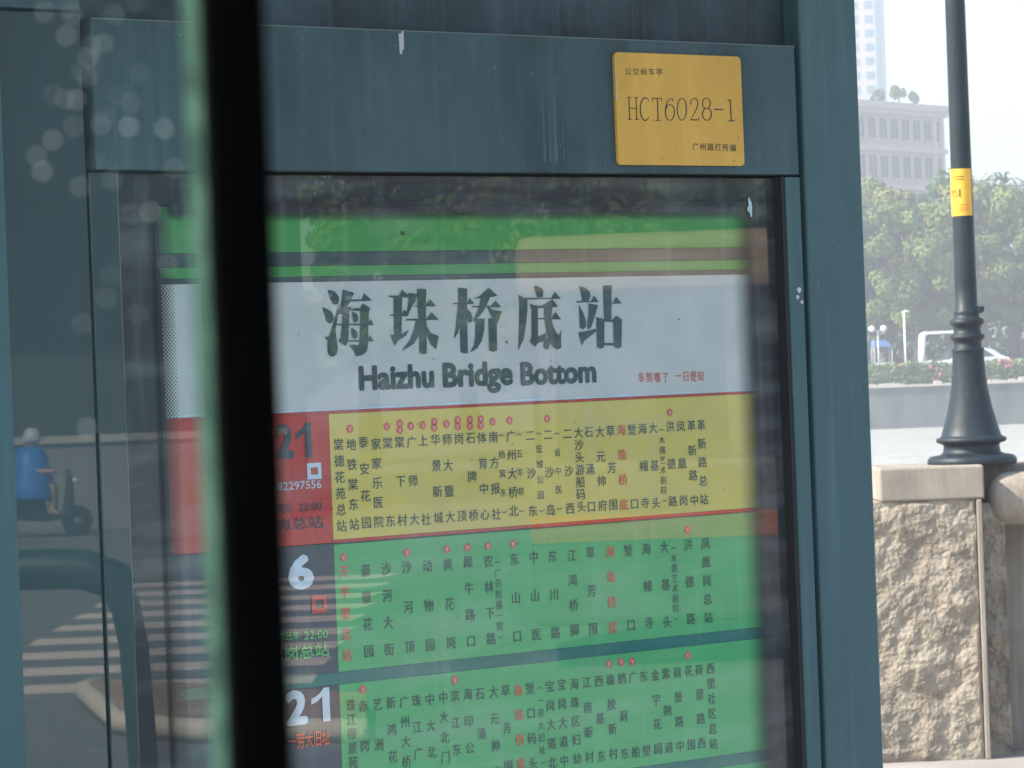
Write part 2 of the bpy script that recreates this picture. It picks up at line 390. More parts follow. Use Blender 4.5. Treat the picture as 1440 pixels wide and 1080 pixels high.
MB().box(hx0 + .002, hx1, -.0055, -.0042, ZH1 - .0016, ZH1 - .0004).build('worn_edge', LEDGE, hp)
# left bay: a glossy flat panel, its stile and the dark joint between
gx0, gx1 = xl(117.5, 150, 0), xl(131, 150, 0)
MB().box(-1.62, gx0, .0, .05, .15, ZH1 + .006).build('side_panel', TEAL_GLOSS, sh, .002)
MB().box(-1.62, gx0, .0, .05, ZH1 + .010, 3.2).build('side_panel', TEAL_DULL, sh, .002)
MB().box(-1.62, xl(14, 500, -.004), -.006, -.001, .15, 3.2).build('cover_strip', TEAL, sh)
MB().box(gx0 - .01, p0 + .002, .051, .075, .15, ZH1 - .006).build('back_plate', BLACK, sh)
ZD1 = ZH0 - .001                                        # door leaf of the display case
a0, a1 = xl(139, 600, -.002), xl(175, 500, -.002)
b0, b1 = xl(1114, 500, -.002), xl(1134, 500, -.002)
dr = MB()
dr.box(a0, a1, -.002, .04, ZBOT, ZD1 - .001)
door_l = dr.build('door_stile', TEAL_GLOSS, sh, .0015)
MB().box(b0, b1, -.002, .04, ZBOT, ZD1 - .001).build('door_stile', TEAL, sh, .0015)
MB().box(a1 + .0005, b0 - .0005, .0, .04, ZBOT, ZBOT + .03).build('door_rail', TEAL, sh)
MB().box(b0 - .0075, b0 - .0005, .001, .04, ZBOT + .031, ZD1 - .001).build('glass_gasket', BLACK, sh)
MB().box(-1.6, p0 - .002, .0, .09, .15, ZBOT - .004).build('base_panel', TEAL, sh)
MB().box(-1.7, p1 + .25, -.9, 1.6, 3.36, 3.46).build('roof', TEAL, sh)
MB().box(-1.62, -1.50, .125, .30, .15, 3.355).build('post', TEAL, sh)
# lock escutcheon and little scars on the frame
kx, kz = S(1124, 412, -.004)
lk = MB()
for (px, py, r_) in ((1124, 408, 4.5), (1122, 418, 3.5), (1128, 425, 3)):
    x, z = S(px, py, -.0035); rr = r_ / 900
    lk.add([(x + rr * math.cos(t) * (1 + .3 * math.sin(3 * t)), -.0032, z + rr * math.sin(t)) for t in [i * .7 for i in range(9)]], [tuple(range(9))])
stamp(bpy.data.objects['door_stile.001'], lk, BARE)

# ------------------------------------------------------------------ number plate
Y0 = -.0095
np_ = thing('number_plate', 'yellow enamel number plate with black lettering screwed to the teal header', 'sign plate', ORG, TH)
def rounded(x0, x1, z0, z1, r, n=5):
    out = []
    for cx, cz, a in ((x1 - r, z0 + r, -90), (x1 - r, z1 - r, 0), (x0 + r, z1 - r, 90), (x0 + r, z0 + r, 180)):
        for i in range(n + 1):
            t = R(a + 90 * i / n); out.append((cx + r * math.cos(t), cz + r * math.sin(t)))
    return out
nx0, nx1 = xl(866.5, 150, Y0), xl(1044, 150, Y0); nz0, nz1 = zl(960, 232.5, Y0), zl(955, 76.5, Y0)
pts = rounded(nx0, nx1, nz0, nz1, .008)
mid = (nx0 + nx1) / 2
pm = MB(); pm.prism(pts, Y0, -.0045); plate_o = pm.build('plate', PLATE, np_)
def P6(X, Y): return (850 + X / 6, 60 + Y / 6)
def stroke(mb, pts, wpx, y, conv):
    q = [S(*conv(*p), y) for p in pts]
    for k, quad in enumerate(ribbon(q, [w_ / 900 for w_ in wpx] if isinstance(wpx, (list, tuple)) else wpx / 900)):
        mb.add([(p.x, y, p.y) for p in quad], [(0, 1, 2, 3)])
def arc(cx, cy, rx, ry, a0, a1, n=28): return [(cx + rx * math.cos(R(a0 + (a1 - a0) * i / n)), cy - ry * math.sin(R(a0 + (a1 - a0) * i / n))) for i in range(n + 1)]
nm = MB(); yy = Y0 - .0004
def thick(n, lo, hi, phase=0.0): return [lo + (hi - lo) * abs(math.cos(2 * math.pi * i / n + phase)) ** 1.5 for i in range(n + 1)]
for s_, w_ in [([(207, 460), (214, 648)], 2.0), ([(267, 462), (273, 648)], 2.0), ([(212, 553), (270, 553)], 1.1), ([(190, 461), (224, 461)], 1.2), ([(250, 463), (284, 463)], 1.2),
               ([(196, 648), (230, 648)], 1.2), ([(257, 648), (291, 648)], 1.2), ([(402, 470), (484, 470)], 1.2), ([(404, 470), (404, 500)], 1.0), ([(483, 470), (484, 500)], 1.0),
               ([(447, 470), (454, 655)], 2.2), ([(434, 655), (476, 655)], 1.2), ([(925, 563), (1003, 563)], 1.7), ([(1061, 480), (1071, 660)], 2.4), ([(1036, 493), (1062, 482)], 1.4), ([(1046, 662), (1102, 656)], 1.7)]:
    stroke(nm, s_, w_, yy, P6)
stroke(nm, arc(345, 560, 42, 96, 42, 318), [1.2 + 1.2 * math.sin(math.pi * i / 28) for i in range(29)], yy, P6)
stroke(nm, arc(553, 588, 38, 67, 0, 360), thick(28, 1.1, 2.2), yy, P6)
stroke(nm, [(515, 590), (518, 545), (527, 510), (542, 482), (560, 471), (574, 476), (580, 492)], [2.2, 2.2, 2, 1.6, 1.3, 1.5, 2.2], yy, P6)
stroke(nm, arc(654, 562, 38, 93, 0, 360), thick(28, 1.1, 2.2), yy, P6)
stroke(nm, [(729, 522), (730, 500), (738, 480), (758, 469), (778, 476), (790, 500), (787, 530), (770, 575), (745, 620), (728, 650)], [2.4, 1.7, 1.3, 1.3, 1.6, 2.1, 2.1, 1.6, 1.2, 1.1], yy, P6)
stroke(nm, [(726, 651), (794, 651), (797, 630)], 1.7, yy, P6)
stroke(nm, arc(861, 512, 33, 43, 0, 360), thick(28, 1.1, 2.0), yy - .0001, P6)
stroke(nm, arc(866, 604, 38, 51, 0, 360), thick(28, 1.1, 2.1), yy - .0002, P6)
nm.build('number_lettering', PLATE_INK, plate_o)
sm = MB()
for i, ch in enumerate('公交候车亭'):
    x, z = S(*P6(200 + i * 66, 244 + i * 1), yy); put_char(sm, ch, x, z, .0155, .0125, yy, 0)
for i, ch in enumerate('广州路灯所编'):
    x, z = S(*P6(770 + i * 63, 878 + i * 2), yy); put_char(sm, ch, x, z, .0155, .0135, yy, .006)
stamp(plate_o, sm, PLATE_INK)
st = MB()
for X, Y, r_ in ((1128, 803, 1.3), (601, 895, .9), (418, 945, 1.0), (500, 980, .9), (820, 980, .8), (1085, 1000, .7)):
    x, z = S(*P6(X, Y), yy); st.add([(x + r_ / 900 * math.cos(k), yy, z + r_ / 900 * math.sin(k)) for k in range(6)], [tuple(range(6))])
stamp(plate_o, st, PLATE_INK)
ch = MB(); e_ = []
for Y in (120, 180, 250, 300, 360, 420, 480):
    e_.append(S(*P6(75 + (Y - 80) * .054 + random.uniform(0, 4), Y), yy))
for i in range(len(e_) - 1): ch.add([(nx0 + .0004, yy, e_[i][1]), (nx0 + .0004, yy, e_[i + 1][1]), (nx0 + random.uniform(.001, .0042), yy, e_[i + 1][1]), (nx0 + random.uniform(.0008, .0035), yy, e_[i][1])], [(0, 1, 2, 3)])
stamp(plate_o, ch, BARE)

# ------------------------------------------------------------------ route poster behind the glass
po = thing('route_poster', 'printed bus stop poster with station name and green and yellow route rows', 'poster', ORG, TH)
YB, YP, YT = .020, .016, .0152                        # black print, colour fields, lettering
L0, L1 = a1 + .001, b0 - .008
MB().box(L0, L1, YB, .035, ZBOT + .031, ZD1 - .002).build('black_border', FRIT, po)
XL, XR = xl(229, 480, YP), xl(1068, 480, YP)          # colour reaches a little under the dots
def field(name, xa, xb, zt, zb, mat, y=YP, parent=po):
    m = MB(); n = max(1, int((xb - xa) / .05)); rng = random.Random(name + str(round(zt, 3)))
    for i in range(n):
        u0, u1 = xa + (xb - xa) * i / n, xa + (xb - xa) * (i + 1) / n
        m.quad((u0, y, zb), (u1, y, zb), (u1, y, zt), (u0, y, zt))
    return m.build(name, mat, parent)
zz = lambda px, py: zl(px, py, YP)
field('green_band', XL, XR, zz(640, 290.5), zz(600, 352.5), INK_GREEN)
field('dark_band', XL, XR, zz(600, 353), zz(480, 373), INK_DARK)
field('green_band', XL, XR, zz(480, 373.5), zz(480, 388), INK_GREEN)
field('dark_band', XL, XR, zz(480, 388.4), zz(480, 395.4), INK_DARK)
title = field('title_field', XL, XR, zz(480, 395.8), zz(480, 577), INK_WHITE)
field('red_rule', XL, XR, zz(480, 577.4), zz(480, 581), INK_RED)
CX = xl(466, 680, YP)
TXT_Y = YT
ZR1a, ZR1b = zz(480, 581.4), zz(600, 749)
ZR2a, ZR2b = zz(600, 756), zz(616, 930)
ZR3a, ZR3b = zz(616, 947.5), zz(1025, 1061)
rows = []
r1 = field('route_row', CX, XR, ZR1a, ZR1b, INK_YEL); r1['label'] = 'yellow route row with small black stop names'
c1 = field('route_number_cell', XL, CX - .0004, ZR1a, zz(392, 769), INK_RED); c1['label'] = 'red cell with dark number 21'
field('red_rule', CX, XR, ZR1b - .0004, zz(600, 753.5), INK_RED)
field('dark_band', CX, XR, zz(600, 753.9), zz(600, 755.6), INK_DARK)
r2 = field('route_row', CX, XR, ZR2a, ZR2b, INK_ROW); r2['label'] = 'upper green route row with stop names'
c2 = field('route_number_cell', XL, CX - .0004, zz(392, 770), ZR2b, INK_NAVY); c2['label'] = 'dark cell with white number 6'
field('divider_bar', XL, XR, ZR2b - .0004, ZR3a + .0004, INK_DIV)
r3 = field('route_row', CX, XR, ZR3a, ZR3b, INK_ROW); r3['label'] = 'lower green route row with stop names'
c3 = field('route_number_cell', XL, CX - .0004, ZR3a, ZR3b, INK_NAVY); c3['label'] = 'dark cell with white number 21'
ZD = ZR3b - (ZR2b - ZR3a)
field('divider_bar', XL, XR, ZR3b - .0004, ZD + .0004, INK_DIV)
field('route_row', CX, XR, ZD, ZBOT + .04, INK_ROW); field('route_number_cell', XL, CX - .0004, ZD, ZBOT + .04, INK_NAVY)

# title lettering: heavy brush-cut characters drawn stroke by stroke
def A7(X, Y): return (440 + X / 4.5, 390 + Y / 4.5)
def A8(X, Y): return (740 + X / 4.5, 390 + Y / 4.5)
HAI = [[(93,80),(120,82),(145,95),(162,120),(166,145),(158,168),(140,172),(122,160),(112,140),(105,110)],
 [(60,188),(85,198),(115,215),(130,240),(132,268),(118,288),(100,290),(86,275),(76,240),(66,210)],
 [(75,375),(95,378),(106,368),(130,290),(165,168),(160,240),(143,330),(152,400),(158,450),(150,485),(130,502),(110,498),(96,480),(92,440),(94,400)],
 [(190,78),(262,98),(238,150),(215,190),(190,225),(150,245),(170,200),(182,150)],
 [(240,140),(310,140),(325,100),(375,148),(240,152)],
 [(190,190),(240,185),(232,210),(225,400),(210,435),(185,420),(162,402),(178,380),(185,300)],
 [(225,197),(300,195),(318,165),(365,195),(355,215),(305,212),(225,210)],
 [(303,205),(355,205),(348,440),(340,470),(315,490),(275,500),(262,465),(232,428),(255,425),(290,430),(298,410)],
 [(150,293),(350,293),(365,262),(387,303),(150,303)], [(215,398),(345,398),(362,370),(388,405),(215,408)],
 [(248,215),(270,225),(287,245),(288,270),(275,285),(258,280),(252,250)], [(243,318),(265,330),(283,350),(284,375),(270,390),(252,382),(246,350)]]
ZHU = [[(482,115),(545,115),(565,78),(605,112),(600,128),(482,126)],
 [(510,120),(565,120),(562,360),(608,330),(590,370),(540,400),(518,435),(490,362),(515,365)],
 [(488,236),(560,236),(578,205),(610,235),(600,245),(488,244)],
 [(605,98),(662,105),(650,150),(625,190),(600,240),(580,250),(598,200),(606,150)],
 [(660,72),(718,74),(716,270),(722,480),(700,488),(675,480),(672,270),(664,200)],
 [(640,178),(715,178),(742,138),(780,182),(640,184)], [(592,262),(720,262),(752,220),(797,268),(592,274)],
 [(655,262),(700,262),(690,340),(640,420),(562,468),(620,390),(642,330)],
 [(715,262),(722,310),(745,350),(797,372),(780,455),(745,420),(718,350)]]
QIAO = [[(917,70),(935,66),(976,72),(976,240),(982,480),(955,482),(935,470),(930,300),(922,200)],
 [(888,163),(980,163),(990,128),(1020,162),(1015,170),(888,170)],
 [(922,165),(932,240),(934,300),(920,350),(893,388),(905,320),(912,240)],
 [(977,200),(1000,220),(1012,260),(1005,285),(985,285),(978,250)],
 [(1115,66),(1170,118),(1130,125),(1080,128),(1015,138),(1060,115)],
 [(1008,180),(1130,180),(1155,148),(1190,185),(1185,190),(1008,190)],
 [(1065,118),(1125,118),(1105,165),(1085,205),(1060,240),(1015,285),(1025,250),(1045,210),(1058,165)],
 [(1105,185),(1140,205),(1195,215),(1185,250),(1168,295),(1145,262),(1120,225)],
 [(1030,262),(1088,262),(1085,330),(1070,400),(1040,450),(995,475),(1020,430),(1030,380)],
 [(1112,258),(1165,262),(1165,465),(1140,470),(1118,462)]]
DI = [[(48,55),(75,56),(105,75),(110,95),(105,125),(70,126),(62,100)], [(-45,130),(160,130),(182,92),(220,135),(-45,142)],
 [(-45,112),(8,142),(8,200),(0,290),(-15,390),(-50,465),(-45,350),(-42,200)],
 [(40,175),(85,180),(120,170),(165,138),(203,185),(150,192),(75,196),(25,188)],
 [(22,165),(75,190),(75,375),(130,350),(125,400),(75,415),(55,440),(22,405),(35,380),(35,200)],
 [(75,256),(160,258),(185,220),(222,265),(75,266)],
 [(115,190),(165,190),(160,255),(170,310),(190,350),(210,370),(222,325),(220,400),(222,445),(200,457),(170,440),(140,390),(122,300),(115,230)],
 [(130,385),(145,400),(150,430),(140,455),(122,455),(110,440),(112,415)]]
ZHAN = [[(335,55),(375,65),(402,90),(408,115),(395,150),(355,152),(350,110)], [(318,150),(410,150),(430,115),(460,157),(318,160)],
 [(333,172),(360,220),(378,270),(378,310),(360,330),(340,318),(338,260)], [(395,165),(455,175),(440,230),(410,320),(390,330),(385,300),(395,240)],
 [(330,350),(445,325),(440,345),(370,400),(352,432),(345,400)], [(488,52),(543,50),(540,100),(540,275),(495,275),(490,150)],
 [(535,160),(550,160),(570,122),(605,165),(535,167)], [(445,250),(495,265),(495,440),(475,452),(450,440)],
 [(490,268),(545,268),(572,242),(610,270),(600,285),(490,280)], [(552,270),(606,275),(603,440),(585,450),(558,440)], [(490,415),(560,415),(560,430),(490,430)]]
tm = MB()
for conv, chars in ((A7, (HAI, ZHU, QIAO)), (A8, (DI, ZHAN))):
    for cset in chars:
        for k, poly in enumerate(cset):
            y = YT - .00006 * k
            tm.poly([S(*conv(*p), y) for p in poly], y)
tm.build('station_name', INK_TEXT, title)
em = MB()
for wd, x0_, x1_, yt, yb in (('Haizhu', 504, 610, 513, 545.5), ('Bridge', 622, 720.5, 508.5, 541.5), ('Bottom', 731.5, 838, 507.5, 538.5)):
    v, f = glyph(wd); bo = .042
    x0, z1 = S(x0_, yt, YT); x1, _ = S(x1_, yt, YT); z0 = zl((x0_ + x1_) / 2, yb, YT)
    ax, bx = min(p[0] for p in v) - bo, max(p[0] for p in v) + bo
    for dy, v_, f_ in overprint(v, f, bo): em.add([(x0 + (p[0] - ax) / (bx - ax) * (x1 - x0), YT - dy, z0 + p[1] / .76 * (z1 - z0)) for p in v_], f_)
em.build('english_name', INK_TEXT, title)
qm = MB()
for i, ch in enumerate('车到哪了'): x, z = S(902 + i * 11.3, 531, YT); put_char(qm, ch, x, z, .0150, .0185, YT, .006)
for i, ch in enumerate('一扫便知'): x, z = S(954 + i * 10.6, 529, YT); put_char(qm, ch, x, z, .0150, .0185, YT, .006)
stamp(title, qm, INK_TEXTRED)
# fly specks and grime on the print, a white smear at the top right corner
fs = MB(); rng = random.Random(4)
for px, py, r_ in [(567, 328, 2.6), (713, 481, 1.6), (775, 507, 1), (610, 505, 1), (420, 470, .9), (955, 449, 1.2), (860, 430, .8)] + [(rng.uniform(395, 1030), rng.uniform(400, 570), rng.uniform(.4, .8)) for _ in range(24)]:
    x, z = S(px, py, YT - .001); r_ /= 900
    fs.add([(x + r_ * math.cos(k) * (1.2 if k % 2 else .9), YT - .001, z + r_ * 1.3 * math.sin(k)) for k in range(6)], [tuple(range(6))])
stamp(title, fs, PLATE_INK)
# torn lower edge of the white title sheet
te = MB(); xs = [XL + (XR - XL) * i / 90 for i in range(91)]; rr_ = random.Random(3); zt_ = zz(480, 575)
hs = [max(.0006, .0022 + .003 * noise.noise(Vector((x * 14, 0, 0))) + rr_.uniform(-.0006, .0006)) for x in xs]
for i in range(90): te.quad((xs[i], YT, zt_ - .0016), (xs[i + 1], YT, zt_ - .0016), (xs[i + 1], YT, zt_ - .0016 + hs[i + 1]), (xs[i], YT, zt_ - .0016 + hs[i]))
stamp(title, te, INK_PALE)

# stop names, one column each: (x, first row, last row, text)
def r1a(X, Y): return 380 + X / 4.235, 570 + Y / 4.235
def r1b(X, Y): return 700 + X / 4, 560 + Y / 4
def r2a(X, Y): return 380 + X / 4.235, 740 + Y / 4.235
def r2b(X, Y): return 700 + X / 4, 740 + Y / 4
def r3a(X, Y): return 380 + X / 4.235, 920 + Y / 4.235
def r3b(X, Y): return 700 + X / 4, 900 + Y / 4
ROW1 = [(r1a, [(408,235,720,'棠德花苑总站'),(484,235,710,'地铁棠东站'),(556,220,700,'泰安花园'),(630,232,695,'家家乐医院'),(700,225,690,'棠东'),(770,220,685,'棠下村'),
 (843,222,680,'广师大'),(912,210,680,'上社'),(985,205,670,'华景新城'),(1055,205,665,'师大暨大'),(1125,200,660,'岗顶'),(1195,195,655,'石牌桥'),(1262,195,650,'体育中心'),(1330,190,650,'南方报社')]),
 (r1b, [(75,215,635,'广州大桥北'),(182,210,635,'二沙东'),(283,205,630,'二沙岛'),(392,200,620,'二沙西'),(455,195,610,'大沙头游船码头'),(512,190,610,'石涌口'),(575,190,605,'大元帅府'),
 (635,185,600,'草芳围'),(695,180,600,'*海珠桥底'),(755,178,595,'堑口'),(815,172,590,'海幢寺'),(875,168,590,'大基头'),(970,160,580,'洪德路'),(1030,160,575,'凤凰岗'),(1090,155,575,'革新路中'),(1145,152,570,'革新路总站')])]
SM1 = [(r1a, [(1376,180,635,'(杨箕东)')]), (r1b, [(118,205,632,'(五羊邨)'),(230,200,632,'(宏城公园)'),(332,200,620,'(省中医)'),(922,180,575,'(木偶艺术剧院)')])]
ROW2 = [(r2a, [(440,270,770,'*天平架总站'),(570,265,745,'豪景花园'),(692,255,735,'沙河大街'),(815,245,720,'沙河顶'),(937,238,708,'动物园'),(1060,230,695,'黄花岗'),(1180,215,685,'犀牛路口'),(1300,210,672,'农林下路')]),
 (r2b, [(95,185,620,'东山口'),(203,175,610,'中山医'),(310,170,600,'东川路'),(418,165,585,'江湾桥脚'),(522,150,578,'草芳围'),(632,145,570,'*海珠桥底'),(735,138,557,'堑口'),(837,128,545,'海幢寺'),(938,120,540,'大基头'),
 (1072,105,522,'洪德路'),(1170,97,515,'凤凰岗总站')])]
SM2 = [(r2a, [(1355,215,660,'(广药附属一院)')]), (r2b, [(990,125,520,'(木偶艺术剧院)')])]
ROW3 = [(r3a, [(482,305,815,'珠江帝景苑总站'),(555,310,780,'赤岗北'),(640,300,780,'艺洲路'),(720,290,772,'新鸿花园'),(800,285,760,'广州大桥南'),(872,278,750,'珠江广场'),(952,270,742,'中大北门'),(1032,258,735,'中大北门站'),
 (1100,250,728,'滨江东路'),(1178,240,720,'海印公园'),(1250,235,712,'石涌口'),(1332,225,705,'大元帅府')]),
 (r3b, [(45,285,710,'草芳围'),(115,285,700,'*海珠桥底'),(183,272,695,'堑口码头'),(293,262,690,'宝岗大道北'),(360,252,680,'宝岗大道中'),(432,248,668,'海珠区妇幼'),(502,240,660,'江南新村'),(570,232,655,'西基东'),
 (636,225,640,'橡胶新村'),(700,217,640,'鹤洞东'),(762,210,630,'广船'),(822,205,625,'东塱'),(888,200,612,'金宇花园'),(948,190,605,'紫荆道'),(1012,185,598,'荷景路中'),(1075,175,590,'花围'),(1133,170,580,'荷景路西'),(1198,160,585,'西塱社区总站')])]
SM3 = [(r3b, [(238,272,690,'(一劳大旧址)')])]
BADGE = {0: (r1a, [(475,140),(695,127),(772,107),(772,147),(838,123),(908,118),(978,97),(978,132),(1050,110),(1117,88),(1117,126),(1190,85),(1190,123),(1255,82),(1255,120),(1325,97)], r1b, [(67,125),(278,115),(968,80)]),
         1: (r2a, [(437,185),(815,157),(1052,137),(1175,125),(1297,118)], r2b, [(87,100),(1067,20)]),
         2: (r3a, [(552,210),(1100,153)], r3b, [(627,135),(695,125),(757,120),(1070,88)])}
for ri, (rows_, small, par, w_, h_) in enumerate(((ROW1, SM1, r1, .0205, .0190), (ROW2, SM2, r2, .0205, .0205), (ROW3, SM3, r3, .0195, .0195))):
    blk, red = MB(), MB()
    for conv, cols in rows_:
        for X, ya, yb, s_ in cols:
            mb = blk
            if s_[0] == '*': mb = red; s_ = s_[1:]
            px, pya = conv(X, ya); _, pyb = conv(X, yb)
            column(mb, s_, px, pya, pyb, w_, h_, YT, .006 if mb is blk else .010)
    for conv, cols in small:
        for X, ya, yb, s_ in cols:
            px, pya = conv(X, ya); _, pyb = conv(X, yb); column(blk, s_, px, pya, pyb, w_ * .72, h_ * .74, YT, 0)
    stamp(par, blk, INK_TEXT); stamp(par, red, INK_TEXTRED)
    ca, la, cb, lb = BADGE[ri]
    for conv, lst in ((ca, la), (cb, lb)):
        for X, Y in lst:
            x, z = S(*conv(X, Y), YT); rad = 5.1 / 900; bd, bl = MB(), MB()
            bd.add([(x + rad * 1.1 * math.cos(k * math.pi / 9), YT, z + rad * 1.1 * math.sin(k * math.pi / 9)) for k in range(18)], [tuple(range(18))])
            for q in ([(x - .0026, z + .003), (x - .0004, z - .0005)], [(x + .0026, z + .003), (x + .0004, z - .0005)], [(x - .0008, z), (x - .0008, z - .0034)], [(x + .0008, z), (x + .0008, z - .0034)]):
                for quad in ribbon(q, .0008): bl.add([(p.x, YT - .0002, p.y) for p in quad], [(0, 1, 2, 3)])
            stamp(bd.build('metro_badge', INK_TEXTRED, par), bl, INK_PALE)

# route numbers and their small lines
def numtxt(cell, mat, name, items, bold):
    m = MB()
    for s_, x0_, yt, x1_, yb in items: fit_px(m, s_, x0_, yt, x1_, yb, YT, bold)
    return m.build(name, mat, cell) if name == 'route_number' else stamp(cell, m, mat)
numtxt(c1, INK_NAVY, 'route_number', [('2', 386, 597, 411.5, 646), ('1', 415, 595, 437, 645)], .05)
numtxt(c1, INK_PALE, 'phone_number', [('020-82297556', 361, 680.5, 452, 692)], .008)
numtxt(c1, INK_NAVY, 'timetable', [('末班车', 381, 709, 411, 723), ('22:00', 420, 708, 453, 719), ('凤凰岗总站', 341, 733, 455, 751)], .012)
bx = MB(); yb_ = YT
for (xa, ya, xb, yb, dy) in ((431.5, 651.5, 451.5, 674.5, 0),):
    x0, z1 = S(xa, ya, YT); x1, _ = S(xb, ya, YT); _, z0 = S(xa, yb, YT)
    t_ = .0068
    for q in ((x0, x1, z1 - t_, z1), (x0, x1, z0, z0 + t_), (x0, x0 + t_, z0 + t_, z1 - t_), (x1 - t_, x1, z0 + t_, z1 - t_)): bx.quad((q[0], YT, q[2]), (q[1], YT, q[2]), (q[1], YT, q[3]), (q[0], YT, q[3]))
bx.build('box_symbol', INK_PALE, c1)
numtxt(c2, INK_PALE, 'route_number', [('6', 404, 781, 440.5, 831)], .05)
numtxt(c2, INK_LIME, 'timetable', [('末班车', 392, 889, 420, 902), ('22:00', 427, 888, 461, 900), ('凤凰岗总站', 355, 913.5, 463, 934)], .014)
bx = MB(); x0, z1 = S(438, 838, YT); x1, _ = S(459, 838, YT); _, z0 = S(438, 863, YT); t_ = .0068
for q in ((x0, x1, z1 - t_, z1), (x0, x1, z0, z0 + t_), (x0, x0 + t_, z0 + t_, z1 - t_), (x1 - t_, x1, z0 + t_, z1 - t_)): bx.quad((q[0], YT, q[2]), (q[1], YT, q[2]), (q[1], YT, q[3]), (q[0], YT, q[3]))
bx.build('box_symbol', INK_RED, c2)
numtxt(c3, INK_PALE, 'route_number', [('2', 400.5, 972, 431.5, 1022), ('1', 437, 969, 463, 1017)], .05)
numtxt(c3, INK_ORANGE, 'timetable', [('一劳大旧址', 404, 1032, 464, 1055)], .016)

sp_ = MB(); rng = random.Random(8)
for _ in range(70):
    px, py = rng.uniform(395, 1035), rng.uniform(590, 1075); x, z = S(px, py, YT - .001); r_ = rng.uniform(.4, .9) / 900
    sp_.add([(x + r_ * math.cos(k), YT - .001, z + r_ * 1.3 * math.sin(k)) for k in range(6)], [tuple(range(6))])
stamp(r2, sp_, PLATE_INK)
sm_ = MB()
for dx, dy, r_ in ((0, 0, 7), (-1.5, -8, 4), (1, 9, 4), (-3, 3, 3)):
    x, z = S(1055 + dx, 291 + dy, .011); sm_.add([(x + r_ / 900 * .55 * math.cos(k * .7), .011 - .00005 * r_, z + r_ / 900 * 1.5 * math.sin(k * .7)) for k in range(9)], [tuple(range(9))])
stamp(bpy.data.objects['black_border'], sm_, INK_PALE)
# printed dot fringe where the black border of the glass fades into the poster
dm = MB(); YF = .0130
px_ = 4.3 / 900
_dk = [0]
def dot(x, z, r_):
    _dk[0] = (_dk[0] + 1) % 7; yd = YF - .00004 * _dk[0]
    if r_ > .0004: dm.add([(x + r_ * 1.25 * math.cos(k * math.pi / 3), yd, z + r_ * math.sin(k * math.pi / 3)) for k in range(6)], [tuple(range(6))])
xL0, xL1 = xl(226, 480, YF), xl(246.5, 480, YF); xR0, xR1 = xl(1037, 560, YF), xl(1071, 560, YF)
zT1, zT0 = zl(640, 289, YF), zl(640, 309, YF); zB = ZBOT + .04
j = 0; z = zT1 + .004
while z > 1.6:
    off = (j % 2) * .5
    for i in range(5):
        x = xL1 - (i + off) * px_ * 1.25
        if x > xL0 - .012: dot(x, z, .0009 + .0012 * min(1, (xL1 - x) / (xL1 - xL0)))
    z -= px_ * .62; j += 1
p2 = 3.0 / 900; z = zT1; j = 0
while z > 1.6:
    off = (j % 2) * .5
    for i in range(19):
        x = xR0 + (i + off) * p2 * 1.2
        if x < xR1 + .004: dot(x, z, .0003 + .0017 * min(1, (x - xR0) / (xR1 - xR0)))
    z -= p2 * .8; j += 1
x = xL1; i = 0
while x < xR1:
    for j in range(8):
        z = zT0 + (j + (i % 2) * .5) * px_ * .75
        if z < zT1 + .004: dot(x, z, .0008 + .0020 * (z - zT0) / (zT1 - zT0))
    x += px_ * .7; i += 1
kind(dm.build('dot_fringe', FRIT, po), 'stuff')

USE_PANES = True
# ================================================================== THE BUS AT THE KERB (we look out through its sliding window)
BUSIN = material('bus_interior_grey', (0.05, 0.055, 0.06), 0.6, 0.2, 3.0)
BUSOUT = material('bus_green_paint', (0.03, 0.11, 0.09), 0.35, 0.1, 2.0)
PB = 4.344 - .45                        # the window lies this far in front of the shelter
bus = thing('city_bus', 'city bus with a black window seal and green glass edge close in front', 'bus', ORG, TH)
cx_ = -3.843
bx0, bx1 = cx_ - 6.5, cx_ + 1.9; by0 = -PB - 2.45; by1 = -PB
wz0, wz1 = 1.55, 2.95; wx0, wx1 = cx_ - .9, cx_ + 1.5
sw = MB()
sw.box(bx0, wx0, by1 - .04, by1 + .02, .35, 3.2); sw.box(wx1, bx1, by1 - .04, by1 + .02, .35, 3.2)
sw.box(wx0, wx1, by1 - .04, by1 + .02, .35, wz0); sw.box(wx0, wx1, by1 - .04, by1 + .02, wz1, 3.2)
sw.build('side_wall', BUSOUT, bus)
fw = MB(); fw.box(bx0, bx1, by0 - .05, by0, .35, 1.55); fw.box(bx0, bx1, by0 - .05, by0, 2.75, 3.2)
for k in range(6):
    xw = bx0 + k * (bx1 - bx0 - .12) / 5; fw.box(xw, xw + .12, by0 - .05, by0, 1.55, 2.75)
fw.build('side_wall', BUSOUT, bus)
MB().box(bx0, bx1, by0 - .05, by1 + .02, 3.203, 3.30).build('roof', BUSOUT, bus)
MB().box(bx0, bx1, by0, by1 - .045, .36, .45).build('floor', BUSIN, bus)
en = MB(); en.box(bx0 - .05, bx0 - .003, by0 - .05, by1 + .02, .35, 3.2); en.build('rear_wall', BUSIN, bus)
MB().box(bx1 + .003, bx1 + .05, by0 - .05, by1 + .02, .35, 3.2).build('added_front_wall', BUSIN, bus)  # solid front added so the pane mirrors only darkness
whl = MB().lathe([(.12, -.13), (.46, -.13), (.5, -.09), (.5, .09), (.46, .13), (.12, .13)], seg=36)
for xa in (bx0 + 1.8, bx1 - .9):
    for ya in (by0 + .16, by1 - .16):
        o = whl.build('wheel', RUBBER, bus); o.location = (xa, ya, .5); o.rotation_euler = (R(90), 0, 0)
win = MB()
fr_ = .03
